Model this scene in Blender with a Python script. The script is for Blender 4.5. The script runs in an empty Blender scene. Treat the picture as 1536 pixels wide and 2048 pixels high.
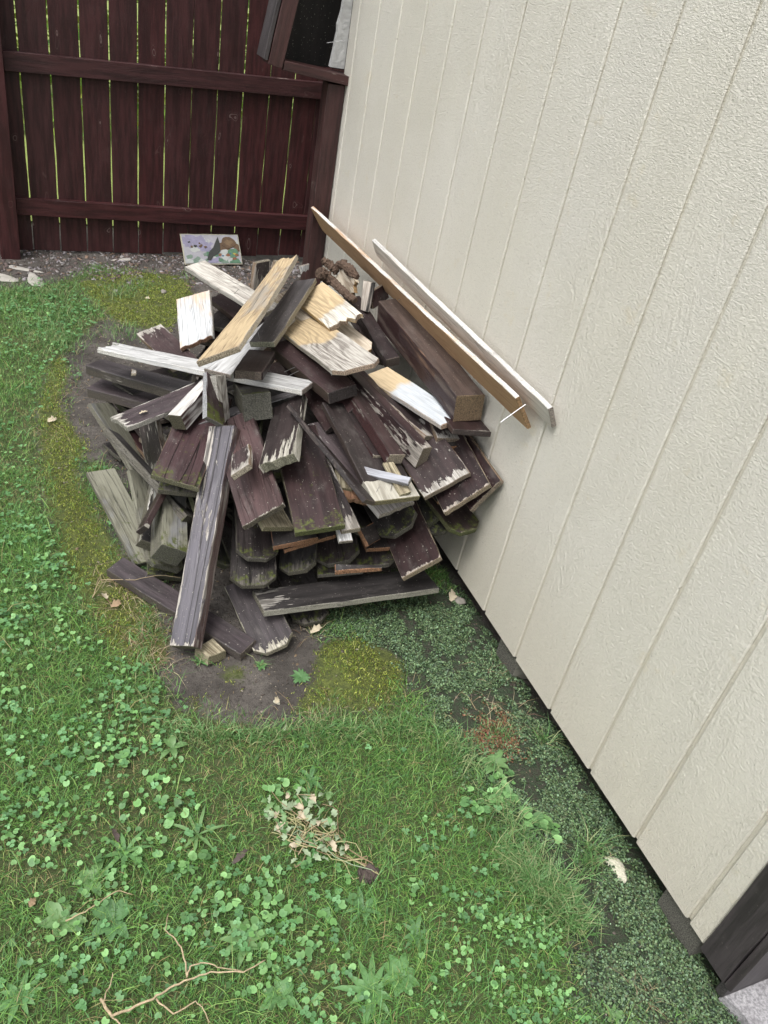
import bpy, math, random
import numpy as np
from mathutils import Matrix, Vector, Euler

scene = bpy.context.scene
COL = scene.collection
rnd = random.Random(7)

# ------------------------------------------------------------------ camera, sky, sun, exposure
cam_data = bpy.data.cameras.new('camera')
cam = bpy.data.objects.new('camera', cam_data)
COL.objects.link(cam)
cam_data.sensor_fit = 'HORIZONTAL'
cam_data.sensor_width = 36.0
cam_data.lens = 36.0 * 1592.245 / 1536.0
cam_data.clip_start = 0.02
cam_data.clip_end = 500.0


def look(yaw, pitch, roll):
    ca, sa, cb, sb, cc, sc = math.cos(yaw), math.sin(yaw), math.cos(pitch), math.sin(pitch), math.cos(roll), math.sin(roll)
    f = Vector((sa * cb, ca * cb, -sb))
    r = Vector((ca, -sa, 0.0))
    u = r.cross(f)
    r2 = r * cc + u * sc
    u2 = -r * sc + u * cc
    return Matrix((r2, u2, -f)).transposed()


cam.matrix_world = Matrix.Translation((-1.239, 0.0, 1.696)) @ look(0.489, 0.602, 0.208).to_4x4()
scene.camera = cam

SUN_EL, SUN_AZ = math.radians(62), math.radians(238)     # azimuth clockwise from +Y
world = bpy.data.worlds.new('World')
scene.world = world
world.use_nodes = True
wn = world.node_tree
wn.nodes.clear()
sky = wn.nodes.new('ShaderNodeTexSky')
sky.sky_type = 'NISHITA'
sky.sun_disc = False
sky.sun_elevation = SUN_EL
sky.sun_rotation = SUN_AZ
sky.air_density = 1.0
sky.dust_density = 4.0
sky.ozone_density = 0.6
hsv = wn.nodes.new('ShaderNodeHueSaturation')
hsv.inputs['Saturation'].default_value = 0.12
bg = wn.nodes.new('ShaderNodeBackground')
bg.inputs['Strength'].default_value = 0.13
wo = wn.nodes.new('ShaderNodeOutputWorld')
wn.links.new(sky.outputs[0], hsv.inputs['Color'])
wn.links.new(hsv.outputs[0], bg.inputs['Color'])
wn.links.new(bg.outputs[0], wo.inputs['Surface'])
sun_data = bpy.data.lights.new('sun', 'SUN')
sun_data.energy = 1.0
sun_data.angle = math.radians(25)
sun_data.color = (1.0, 0.97, 0.92)
sun = bpy.data.objects.new('sun', sun_data)
COL.objects.link(sun)
sd = Vector((math.sin(SUN_AZ) * math.cos(SUN_EL), math.cos(SUN_AZ) * math.cos(SUN_EL), math.sin(SUN_EL)))
sun.rotation_euler = sd.to_track_quat('Z', 'Y').to_euler()
sun.location = (0, 0, 8)
scene.view_settings.view_transform = 'Standard'
scene.view_settings.look = 'None'
scene.view_settings.gamma = 1.0
scene.view_settings.use_curve_mapping = False
scene.view_settings.exposure = 1.02
scene.cycles.max_bounces = 6


# ------------------------------------------------------------------ node helpers
class NT:
    def __init__(self, name):
        self.m = bpy.data.materials.new(name)
        self.m.use_nodes = True
        self.t = self.m.node_tree
        self.t.nodes.clear()
        self.out = self.t.nodes.new('ShaderNodeOutputMaterial')
        self.b = self.t.nodes.new('ShaderNodeBsdfPrincipled')
        self.t.links.new(self.b.outputs[0], self.out.inputs[0])

    def n(self, kind, **kw):
        nd = self.t.nodes.new(kind)
        for k, v in kw.items():
            setattr(nd, k, v)
        return nd

    def put(self, sock, v):
        if hasattr(v, 'is_linked') or isinstance(v, bpy.types.NodeSocket):
            self.t.links.new(v, sock)
        elif v is not None:
            if isinstance(v, (tuple, list)) and len(v) == 3 and sock.type == 'RGBA':
                v = (*v, 1.0)
            sock.default_value = v

    def math(self, op, a, b=None, c=None, clamp=False):
        nd = self.n('ShaderNodeMath', operation=op)
        nd.use_clamp = clamp
        self.put(nd.inputs[0], a)
        if b is not None:
            self.put(nd.inputs[1], b)
        if c is not None:
            self.put(nd.inputs[2], c)
        return nd.outputs[0]

    def vscale(self, v, s):
        nd = self.n('ShaderNodeVectorMath', operation='MULTIPLY')
        self.put(nd.inputs[0], v)
        nd.inputs[1].default_value = s
        return nd.outputs[0]

    def vadd(self, a, b):
        nd = self.n('ShaderNodeVectorMath', operation='ADD')
        self.put(nd.inputs[0], a)
        self.put(nd.inputs[1], b)
        return nd.outputs[0]

    def noise(self, v, scale=1.0, detail=3.0, rough=0.55, dist=0.0, col=False):
        nd = self.n('ShaderNodeTexNoise')
        self.put(nd.inputs['Vector'], v)
        nd.inputs['Scale'].default_value = scale
        nd.inputs['Detail'].default_value = detail
        nd.inputs['Roughness'].default_value = rough
        nd.inputs['Distortion'].default_value = dist
        return nd.outputs['Color' if col else 'Fac']

    def ramp(self, f, a, b, smooth=True):
        nd = self.n('ShaderNodeMapRange')
        nd.interpolation_type = 'SMOOTHSTEP' if smooth else 'LINEAR'
        self.put(nd.inputs[0], f)
        self.put(nd.inputs[1], a)
        self.put(nd.inputs[2], b)
        return nd.outputs[0]

    def mix(self, f, a, b):
        nd = self.n('ShaderNodeMix', data_type='RGBA')
        self.put(nd.inputs[0], f)
        self.put(nd.inputs[6], a)
        self.put(nd.inputs[7], b)
        return nd.outputs[2]

    def sep(self, v):
        nd = self.n('ShaderNodeSeparateXYZ')
        self.put(nd.inputs[0], v)
        return nd.outputs

    def attr(self, name, kind='GEOMETRY', out='Fac'):
        nd = self.n('ShaderNodeAttribute', attribute_type=kind, attribute_name=name)
        return nd.outputs[out]

    def bump(self, h, strength=0.5, dist=0.002, normal=None):
        nd = self.n('ShaderNodeBump')
        nd.inputs['Strength'].default_value = strength
        nd.inputs['Distance'].default_value = dist
        self.put(nd.inputs['Height'], h)
        if normal is not None:
            self.put(nd.inputs['Normal'], normal)
        return nd.outputs[0]


MATS = {}


def wood(key, c1, c2, paint=None, cover=1.0, endwear=0.0, edgewear=0.004, side=None, end=None, rough=0.6,
         tan=None, tan_end='B', tan_w=0.5, cracks=0.0, ring=1.0, moss=0.0, grime=0.35, spec=0.4, undertone=None, streak=0.0, chip=(22, 110), endamt=0.42, crf=60, knots=0.0, specks=0.6, fineamt=0.38, var=0.46):
    """bare wood c1 with grain c2; paint colour with chips; side / end = colours of sawn faces."""
    N = NT(key)
    tc = N.n('ShaderNodeTexCoord')
    oi = N.n('ShaderNodeObjectInfo')
    off = N.n('ShaderNodeCombineXYZ')
    r50 = N.math('MULTIPLY', oi.outputs['Random'], 37.0)
    N.put(off.inputs[0], r50)
    N.put(off.inputs[1], N.math('MULTIPLY', r50, 1.7))
    N.put(off.inputs[2], N.math('MULTIPLY', r50, 0.6))
    pos = N.vadd(tc.outputs['Object'], off.outputs[0])
    # cathedral rings
    warp = N.noise(N.vscale(pos, (2.2, 9, 9)), 1, 2, 0.5)
    ringv = N.math('SINE', N.math('ADD', N.math('MULTIPLY', warp, 75.0), N.math('MULTIPLY', N.sep(pos)[1], 120.0)))
    ringv = N.ramp(ringv, -0.2, 1.0)
    fine = N.noise(N.vscale(pos, (9, 230, 230)), 1, 3, 0.7)
    mid = N.noise(N.vscale(pos, (4, 40, 40)), 1, 3, 0.6)
    big = N.noise(N.vscale(pos, (3, 7, 7)), 1, 4, 0.6)
    g = N.math('ADD', N.math('MULTIPLY', ringv, 0.55 * ring), N.math('MULTIPLY', N.ramp(fine, 0.44, 0.60), 0.7), clamp=True)
    g = N.math('MULTIPLY', g, N.ramp(big, 0.25, 0.6))
    col = N.mix(g, c1, c2)
    col = N.mix(N.math('MULTIPLY', N.ramp(mid, 0.5, 0.75), 0.45), col, c2)
    x = N.sep(tc.outputs['Object'])[0]
    y = N.sep(tc.outputs['Object'])[1]
    hl = N.attr('hl', 'OBJECT')
    hw = N.attr('hw', 'OBJECT')
    if tan is not None:
        d = N.math('ADD', N.math('MULTIPLY', x, 1.0 if tan_end == 'A' else -1.0), N.math('MULTIPLY', N.math('SUBTRACT', big, 0.5), 0.25))
        lim = N.math('SUBTRACT', hl, tan_w)
        tm = N.ramp(d, lim, N.math('ADD', lim, 0.03))
        tcol = N.mix(N.math('MULTIPLY', g, 0.85), tan, tuple(v * 0.55 for v in tan))
        col = N.mix(tm, col, tcol)
    if undertone is not None:
        col = N.mix(N.math('MULTIPLY', N.ramp(big, 0.5, 0.62), 0.8), col, undertone)
    rgh = N.math('ADD', 0.72, N.math('MULTIPLY', fine, 0.2))
    hgt = N.math('ADD', N.math('MULTIPLY', g, -0.5), N.math('MULTIPLY', fine, 0.5))
    nrm = N.sep(tc.outputs['Normal'])
    is_end = N.math('GREATER_THAN', N.math('ABSOLUTE', nrm[0]), 0.6)
    is_side = N.math('GREATER_THAN', N.math('ABSOLUTE', nrm[1]), 0.6)
    if paint is not None:
        cmask = N.noise(N.vscale(pos, (chip[0], chip[1], chip[1])), 1, 5, 0.65)
        cmask = N.math('ADD', cmask, N.math('MULTIPLY', N.math('SUBTRACT', big, 0.5), 0.9))
        if endwear:
            de = N.math('SUBTRACT', hl, x)
            cmask = N.math('ADD', cmask, N.math('MULTIPLY', N.math('SUBTRACT', 1.0, N.ramp(de, endwear * (0.75 if endamt > 0.5 else 0.0), endwear, False)), endamt))
        dy = N.math('SUBTRACT', hw, N.math('ABSOLUTE', y))
        cmask = N.math('ADD', cmask, N.math('MULTIPLY', N.math('SUBTRACT', 1.0, N.ramp(dy, 0.0, edgewear, False)), 0.22))
        if streak:
            st = N.noise(N.vscale(pos, (1.2, 20, 20)), 1, 2, 0.5)
            cmask = N.math('ADD', cmask, N.math('MULTIPLY', N.ramp(st, 0.55, 0.7), streak))
        th = 0.62 + 0.33 * (cover - 0.8) / 0.2
        bare = N.ramp(cmask, th, th + 0.025, False)
        pvar = N.mix(N.ramp(mid, 0.35, 0.65), tuple(v * 1.25 for v in paint), tuple(v * 0.65 for v in paint))
        pvar = N.mix(N.math('MULTIPLY', N.ramp(fine, 0.50, 0.66), fineamt), pvar, tuple(v * 0.35 for v in paint))
        hsvn = N.n('ShaderNodeHueSaturation')
        N.put(hsvn.inputs['Color'], pvar)
        N.put(hsvn.inputs['Saturation'], N.math('ADD', 1.05 - var * 0.95, N.math('MULTIPLY', N.math('FRACT', N.math('MULTIPLY', oi.outputs['Random'], 7.3)), var)))
        N.put(hsvn.inputs['Value'], N.math('ADD', 0.94 - var, N.math('MULTIPLY', oi.outputs['Random'], var)))
        pvar = hsvn.outputs[0]
        dust = N.ramp(N.noise(N.vscale(pos, (14, 22, 22)), 1, 6, 0.7), 0.5, 0.8)
        pvar = N.mix(N.math('MULTIPLY', dust, grime), pvar, (0.17, 0.155, 0.145))
        sp = N.ramp(N.noise(pos, 190, 1, 0.5), 0.72, 0.76)
        pvar = N.mix(N.math('MULTIPLY', sp, specks), pvar, (0.4, 0.38, 0.33))
        col = N.mix(bare, pvar, col)
        rgh = N.math('ADD', N.math('MULTIPLY', bare, 0.3), N.math('ADD', rough - 0.12, N.math('MULTIPLY', big, 0.24)), clamp=True)
        hgt = N.math('ADD', N.math('MULTIPLY', hgt, 0.5), N.math('MULTIPLY', bare, -0.9))
    if knots:
        kn = N.noise(N.vscale(pos, (7, 15, 15)), 1, 1, 0.4)
        k1 = N.ramp(kn, 0.70, 0.76)
        k2 = N.ramp(N.math('SINE', N.math('MULTIPLY', kn, 160.0)), 0.2, 0.9)
        col = N.mix(N.math('MULTIPLY', N.math('MULTIPLY', k1, k2), knots), col, (0.15, 0.10, 0.095))
        col = N.mix(N.math('MULTIPLY', N.ramp(kn, 0.80, 0.82), knots), col, (0.008, 0.005, 0.005))
    if cracks:
        cr = N.noise(N.vscale(pos, (1.1 if crf < 40 else 2.2, crf, crf)), 1, 1, 0.5)
        cl = N.math('SUBTRACT', 1.0, N.ramp(N.math('ABSOLUTE', N.math('SUBTRACT', cr, 0.5)), 0.0, 0.018))
        col = N.mix(N.math('MULTIPLY', cl, cracks), col, (0.01, 0.008, 0.007))
        hgt = N.math('SUBTRACT', hgt, N.math('MULTIPLY', cl, 1.5))
    if moss:
        mn = N.noise(tc.outputs['Object'], 38, 5, 0.7)
        de2 = N.math('SUBTRACT', hl, x)
        mm = N.ramp(N.math('ADD', mn, N.math('MULTIPLY', N.math('SUBTRACT', 1.0, N.ramp(de2, 0.0, 0.09, False)), 0.2)), 0.62 - moss * 0.2, 0.75)
        col = N.mix(mm, col, (0.075, 0.088, 0.022))
    en = N.noise(tc.outputs['Object'], 330, 3, 0.8)
    if side is not None:
        scol = N.mix(N.ramp(en, 0.35, 0.65), side, tuple(v * 0.45 for v in side))
        sm = N.math('MULTIPLY', is_side, N.ramp(mid, 0.32, 0.55))
        col = N.mix(sm, col, scol)
    ec = end if end is not None else tuple(v * 0.6 for v in c1)
    ecol = N.mix(N.ramp(en, 0.38, 0.62), ec, tuple(v * 0.3 for v in ec))
    if moss:
        ecol = N.mix(N.ramp(mn, 0.60 - moss * 0.45, 0.80 - moss * 0.45), ecol, (0.08, 0.095, 0.02))
    col = N.mix(is_end, col, ecol)
    N.put(N.b.inputs['Base Color'], col)
    N.put(N.b.inputs['Roughness'], rgh)
    N.b.inputs['Specular IOR Level'].default_value = spec
    h2 = N.math('ADD', hgt, N.math('MULTIPLY', N.math('MULTIPLY', is_end, en), 2.0))
    N.put(N.b.inputs['Normal'], N.bump(h2, 0.8, 0.0022))
    MATS[key] = N.m
    return N.m


BARE, GRAIN = (0.33, 0.31, 0.27), (0.16, 0.145, 0.125)
SAWN = (0.23, 0.16, 0.105)
BROWN = (0.047, 0.024, 0.024)
wood('brown', BARE, GRAIN, BROWN, 0.93, 0.015, 0.002, (0.07, 0.045, 0.038), (0.055, 0.040, 0.036), 0.5)
wood('browntop', BARE, GRAIN, (0.070, 0.042, 0.043), 0.96, 0.008, 0.002, (0.10, 0.075, 0.06), (0.048, 0.038, 0.037), 0.5)
wood('brownpale', BARE, GRAIN, BROWN, 0.92, 0.01, 0.002, (0.045, 0.018, 0.018), (0.36, 0.31, 0.24), 0.5)
wood('brown2', BARE, GRAIN, (0.080, 0.042, 0.042), 0.90, 0.012, 0.003, None, (0.14, 0.12, 0.09), 0.55, grime=0.5, cracks=0.35)
wood('brownred', BARE, GRAIN, (0.040, 0.015, 0.016), 0.93, 0.01, 0.002, SAWN, (0.30, 0.24, 0.18), 0.5)
wood('brownstand', BARE, GRAIN, (0.050, 0.030, 0.032), 1.0, 0.0, 0.003, (0.30, 0.30, 0.31), (0.2, 0.19, 0.17), 0.5, moss=0.05)
wood('blockdark', (0.17, 0.16, 0.13), (0.05, 0.047, 0.038), (0.045, 0.035, 0.03), 0.80, side=(0.15, 0.145, 0.11), end=(0.15, 0.145, 0.12), cracks=0.7, moss=0.02)
wood('browncrack', BARE, GRAIN, (0.062, 0.036, 0.038), 0.92, 0.006, 0.002, SAWN, (0.2, 0.19, 0.12), 0.42, cracks=0.95, moss=0.05, grime=0.4, crf=22)
wood('maroon', BARE, GRAIN, (0.052, 0.025, 0.026), 0.95, 0.012, 0.003, (0.2, 0.18, 0.13), (0.12, 0.13, 0.05), 0.4, moss=0.05, grime=0.3)
wood('lav', BARE, GRAIN, (0.080, 0.064, 0.069), 0.94, 0.006, 0.003, (0.10, 0.085, 0.075), (0.16, 0.13, 0.11), 0.42, grime=0.3)  # same brown paint, faded; lavender sky sheen put into its colour
wood('lavworn', (0.5, 0.48, 0.44), GRAIN, (0.10, 0.072, 0.079), 0.85, 0.04, 0.012, (0.42, 0.40, 0.36), (0.4, 0.38, 0.33), 0.45)  # chips are wear; the lavender is sky sheen put into the paint colour
wood('lavedge', (0.46, 0.43, 0.35), GRAIN, (0.072, 0.060, 0.064), 0.88, 0.05, 0.006, (0.35, 0.34, 0.25), (0.35, 0.32, 0.24), 0.45, grime=0.5)  # brown paint with sky sheen put into the colour, rim chipped
wood('peel', (0.42, 0.39, 0.35), (0.10, 0.085, 0.08), (0.155, 0.138, 0.170), 0.83, 0.03, 0.004, (0.09, 0.055, 0.05), (0.15, 0.14, 0.09), 0.33, crf=32, cracks=0.7, streak=0.36, grime=0.2, spec=0.6, chip=(16, 75))  # real peeling; lavender sky sheen put into the brown paint
wood('worn', (0.42, 0.39, 0.355), GRAIN, (0.066, 0.045, 0.046), 0.81, 0.06, 0.008, SAWN, (0.30, 0.26, 0.20), 0.5)
wood('flake', (0.42, 0.40, 0.37), GRAIN, (0.052, 0.030, 0.030), 0.85, 0.05, 0.004, SAWN, (0.25, 0.20, 0.15), 0.42, chip=(30, 75))
wood('scratch', (0.36, 0.31, 0.27), GRAIN, (0.050, 0.021, 0.022), 0.875, 0.02, 0.004, (0.34, 0.28, 0.2), (0.34, 0.27, 0.19), 0.42, chip=(26, 80))
wood('edgeflake', (0.42, 0.38, 0.34), GRAIN, (0.050, 0.018, 0.020), 0.87, 0.04, 0.004, None, (0.25, 0.21, 0.16), 0.42)
wood('paleend', (0.40, 0.38, 0.33), (0.16, 0.15, 0.12), (0.040, 0.024, 0.024), 0.88, 0.26, 0.004, None, (0.24, 0.23, 0.17), 0.45, chip=(6, 70), endamt=0.34)
wood('nailend', (0.44, 0.42, 0.36), (0.24, 0.22, 0.18), (0.050, 0.031, 0.030), 0.95, 0.085, 0.001, (0.06, 0.045, 0.04), (0.24, 0.21, 0.12), 0.5, chip=(4, 30), endamt=1.0)
wood('sawnwhite', (0.42, 0.40, 0.38), (0.2, 0.18, 0.17), (0.1, 0.075, 0.08), 0.8, 0.06, 0.004, None, (0.35, 0.31, 0.27), 0.6)
wood('rawend', BARE, GRAIN, (0.034, 0.026, 0.025), 0.93, 0.004, 0.001, (0.24, 0.115, 0.06), (0.30, 0.155, 0.085), 0.6)
wood('charcoal', (0.42, 0.40, 0.34), GRAIN, (0.085, 0.073, 0.075), 0.97, 0.07, 0.002, (0.25, 0.22, 0.16), (0.33, 0.33, 0.24), 0.5, grime=0.55, chip=(3, 14))
wood('charcoal2', (0.13, 0.12, 0.105), (0.05, 0.045, 0.04), (0.034, 0.026, 0.026), 0.90, 0.01, 0.004, (0.11, 0.1, 0.085), (0.12, 0.11, 0.09), 0.5, grime=0.35, moss=0.04, cracks=0.3)
wood('dark', (0.075, 0.06, 0.055), (0.03, 0.024, 0.022), (0.030, 0.016, 0.016), 0.88, 0.0, 0.004, None, (0.14, 0.11, 0.09), 0.5)  # old charcoal brown wood, with shade put into the colour as well
wood('darkgrey', (0.12, 0.108, 0.095), (0.045, 0.04, 0.035), (0.055, 0.046, 0.045), 0.86, 0.05, 0.004, (0.12, 0.11, 0.09), (0.13, 0.12, 0.09), 0.6, moss=0.06, cracks=0.3)
wood('longdark', (0.34, 0.32, 0.29), (0.07, 0.062, 0.055), (0.052, 0.044, 0.044), 0.94, 0.33, 0.002, (0.24, 0.23, 0.19), (0.24, 0.22, 0.17), 0.55, chip=(10, 60))
wood('mossdark', (0.095, 0.09, 0.07), (0.035, 0.033, 0.026), (0.035, 0.032, 0.026), 0.86, 0.02, 0.004, (0.09, 0.095, 0.05), (0.085, 0.085, 0.055), 0.6, moss=0.12)
wood('mossbrown', (0.2, 0.18, 0.13), (0.05, 0.04, 0.03), (0.042, 0.022, 0.02), 0.88, 0.01, 0.003, (0.1, 0.1, 0.05), (0.09, 0.10, 0.035), 0.5, moss=0.16)
wood('green', (0.225, 0.22, 0.17), (0.10, 0.095, 0.07), None, side=(0.15, 0.14, 0.11), moss=0.1, cracks=0.35, undertone=(0.2, 0.2, 0.21))
wood('grey', (0.50, 0.475, 0.43), (0.19, 0.165, 0.145), None, side=(0.42, 0.40, 0.36), end=(0.45, 0.42, 0.36), cracks=0.3)
wood('white', (0.54, 0.54, 0.54), (0.26, 0.255, 0.25), None, side=(0.62, 0.60, 0.56), end=(0.36, 0.31, 0.27), cracks=0.45, ring=0.6)
wood('cream', (0.62, 0.585, 0.54), (0.42, 0.38, 0.345), None, side=(0.68, 0.67, 0.65), end=(0.36, 0.31, 0.27), cracks=0.35, ring=0.5)
wood('white2', (0.56, 0.50, 0.44), (0.3, 0.26, 0.22), None, side=(0.05, 0.05, 0.05), end=(0.3, 0.27, 0.22), cracks=0.3)
wood('stain', (0.52, 0.535, 0.55), (0.34, 0.34, 0.34), None, side=(0.50, 0.47, 0.42), end=(0.30, 0.17, 0.11), undertone=(0.58, 0.41, 0.27), ring=0.5, cracks=0.2)
wood('tan', (0.47, 0.365, 0.225), (0.27, 0.19, 0.115), None, side=(0.46, 0.41, 0.33), end=(0.36, 0.30, 0.22), undertone=(0.30, 0.275, 0.24), ring=0.9, cracks=0.5)
wood('tanface', (0.45, 0.29, 0.165), (0.34, 0.20, 0.11), None, side=(0.76, 0.75, 0.72), end=(0.40, 0.25, 0.13), ring=0.35)
wood('tangreyB', (0.47, 0.445, 0.405), (0.15, 0.13, 0.115), None, side=(0.36, 0.33, 0.28), end=(0.42, 0.32, 0.24), tan=(0.50, 0.385, 0.235), tan_w=0.30)
wood('greytan', (0.58, 0.51, 0.41), (0.25, 0.19, 0.14), None, side=(0.5, 0.42, 0.3), end=(0.45, 0.29, 0.14), ring=1.3)
wood('knot', (0.62, 0.60, 0.54), (0.26, 0.23, 0.19), None, side=(0.58, 0.42, 0.22), end=(0.33, 0.25, 0.18), tan=(0.52, 0.40, 0.245), tan_w=0.20, ring=1.3)
wood('tanwhite', (0.53, 0.56, 0.59), (0.35, 0.37, 0.39), None, side=(0.5, 0.45, 0.40), end=(0.45, 0.33, 0.25), tan=(0.56, 0.44, 0.28), tan_w=0.17, ring=0.6)
wood('whitetop', (0.60, 0.59, 0.57), (0.36, 0.34, 0.32), None, side=(0.05, 0.022, 0.022), end=(0.09, 0.08, 0.05), moss=0.0)
wood('greyrim', (0.50, 0.49, 0.5), (0.3, 0.29, 0.29), (0.2, 0.18, 0.19), 0.85, 0.01, 0.004, (0.05, 0.045, 0.04), (0.03, 0.028, 0.025), 0.5)
wood('barewood', (0.42, 0.37, 0.26), (0.17, 0.14, 0.09), None, side=(0.34, 0.3, 0.2), end=(0.27, 0.24, 0.15), cracks=0.4)
wood('raw', (0.36, 0.20, 0.12), (0.2, 0.1, 0.06), None, side=(0.4, 0.24, 0.15), end=(0.4, 0.23, 0.14), cracks=0.3)
wood('patch', (0.60, 0.58, 0.54), (0.42, 0.40, 0.36), (0.03, 0.025, 0.025), 0.745, 0.0, 0.003, (0.12, 0.11, 0.08), (0.12, 0.11, 0.08), 0.6, chip=(45, 70))
wood('beam', (0.15, 0.09, 0.06), (0.07, 0.038, 0.028), (0.105, 0.068, 0.055), 0.86, 0.0, 0.006, (0.038, 0.017, 0.017), (0.235, 0.165, 0.10), 0.55, chip=(3, 30))
wood('greystick', (0.36, 0.37, 0.41), (0.17, 0.165, 0.175), None, side=(0.2, 0.19, 0.2), end=(0.28, 0.26, 0.24))
wood('fence', (0.2, 0.16, 0.14), (0.1, 0.07, 0.06), (0.050, 0.0150, 0.0160), 0.985, 0.0, 0.001, None, (0.05, 0.02, 0.02), 0.55, specks=0.05, fineamt=0.12, var=0.15, grime=0.06, spec=0.35, chip=(5, 25), knots=0.8)
wood('hoodwood', (0.2, 0.16, 0.14), (0.1, 0.07, 0.06), (0.048, 0.019, 0.018), 0.99, 0.0, 0.001, None, (0.05, 0.02, 0.02), 0.55, grime=0.06, specks=0.05, var=0.1)
wood('hooddark', (0.02, 0.014, 0.012), (0.008, 0.006, 0.006), (0.012, 0.008, 0.008), 0.99, 0.0, 0.001, None, None, 0.6, grime=0.05)  # near-black copy of the hood wood, shade of the recess put into it
wood('trimdark', (0.1, 0.09, 0.09), (0.05, 0.045, 0.045), (0.050, 0.042, 0.045), 0.985, 0.0, 0.001, None, None, 0.5, grime=0.15, specks=0.1, var=0.2)
wood('skid', (0.26, 0.25, 0.21), (0.17, 0.16, 0.13), None, side=(0.22, 0.21, 0.18))


def simple(key, color, rough=0.8, vary=0.25, nscale=40, metal=0.0, bump=0.0, attr=None, trans=0.0):
    N = NT(key)
    tc = N.n('ShaderNodeTexCoord')
    nz = N.noise(tc.outputs['Object'], nscale, 4, 0.6)
    base = N.attr(attr, 'GEOMETRY', 'Color') if attr else color
    hs = N.n('ShaderNodeHueSaturation')
    N.put(hs.inputs['Color'], base)
    N.put(hs.inputs['Value'], N.math('ADD', 1.0 - vary, N.math('MULTIPLY', nz, vary * 2)))
    N.put(N.b.inputs['Base Color'], hs.outputs[0])
    N.b.inputs['Roughness'].default_value = rough
    N.b.inputs['Metallic'].default_value = metal
    if bump:
        N.put(N.b.inputs['Normal'], N.bump(nz, 0.7, bump))
    if trans:
        tr = N.n('ShaderNodeBsdfTranslucent')
        N.put(tr.inputs[0], hs.outputs[0])
        mx = N.n('ShaderNodeMixShader')
        mx.inputs[0].default_value = trans
        N.t.links.new(N.b.outputs[0], mx.inputs[1])
        N.t.links.new(tr.outputs[0], mx.inputs[2])
        N.t.links.new(mx.outputs[0], N.out.inputs[0])
    MATS[key] = N.m
    return N.m


simple('nail', (0.42, 0.42, 0.43), 0.35, 0.1, 80, 0.9)
simple('leafgeo', (1, 1, 1), 0.55, 0.18, 30, attr='tint', trans=0.25)
simple('chips', (1, 1, 1), 0.9, 0.3, 60, attr='tint')
simple('bark', (0.105, 0.068, 0.048), 0.95, 0.9, 110, bump=0.016)
simple('barkcut', (0.42, 0.27, 0.17), 0.85, 0.3, 25, bump=0.003)
simple('pebble', (0.24, 0.22, 0.19), 0.8, 0.35, 25, bump=0.002)
simple('limestone', (0.50, 0.48, 0.38), 0.9, 0.6, 70, bump=0.010)
simple('slate', (0.34, 0.32, 0.29), 0.9, 0.4, 25, bump=0.004)
simple('twig', (0.40, 0.31, 0.20), 0.85, 0.7, 140, bump=0.004)
simple('straw', (0.36, 0.28, 0.17), 0.8, 0.35, 60)
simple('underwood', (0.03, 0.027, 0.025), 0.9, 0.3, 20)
simple('roofing', (0.06, 0.06, 0.065), 0.9, 0.3, 60)
simple('clod', (0.07, 0.052, 0.045), 0.95, 0.6, 60, bump=0.008)
simple('edgefoam', (0.42, 0.42, 0.42), 0.8, 0.3, 30, bump=0.01)


def ground_mat():
    N = NT('ground_soil')
    tc = N.n('ShaderNodeTexCoord')
    p = tc.outputs['Object']
    n1 = N.noise(p, 7, 5, 0.6)
    n2 = N.noise(p, 60, 5, 0.7)
    n3 = N.noise(p, 240, 3, 0.7)
    soil = N.mix(N.ramp(n1, 0.35, 0.7), (0.066, 0.057, 0.050), (0.145, 0.128, 0.114))
    soil = N.mix(N.math('MULTIPLY', N.ramp(n2, 0.45, 0.7), 0.6), soil, (0.028, 0.022, 0.019))
    soil = N.mix(N.ramp(n3, 0.68, 0.74), soil, (0.22, 0.195, 0.16))
    mk = N.attr('mask', 'GEOMETRY', 'Color')
    s = N.n('ShaderNodeSeparateColor')
    N.put(s.inputs[0], mk)
    mossc = N.mix(N.ramp(n2, 0.35, 0.65), (0.125, 0.150, 0.032), (0.060, 0.075, 0.020))
    grassc = N.mix(N.ramp(n2, 0.35, 0.65), (0.050, 0.080, 0.022), (0.095, 0.105, 0.042))
    coverc = N.mix(N.ramp(n2, 0.4, 0.6), (0.038, 0.062, 0.030), (0.045, 0.044, 0.030))
    jit = N.math('MULTIPLY', N.math('SUBTRACT', n2, 0.5), 0.9)
    col = N.mix(N.ramp(N.math('ADD', s.outputs[2], jit), 0.35, 0.65), soil, grassc)
    col = N.mix(N.ramp(N.math('ADD', s.outputs[1], jit), 0.35, 0.65), col, coverc)
    col = N.mix(N.ramp(N.math('ADD', s.outputs[0], jit), 0.35, 0.65), col, mossc)
    N.put(N.b.inputs['Base Color'], col)
    N.b.inputs['Roughness'].default_value = 0.92
    N.put(N.b.inputs['Normal'], N.bump(N.math('ADD', n2, N.math('MULTIPLY', n3, 0.5)), 1.0, 0.010))
    return N.m


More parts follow.
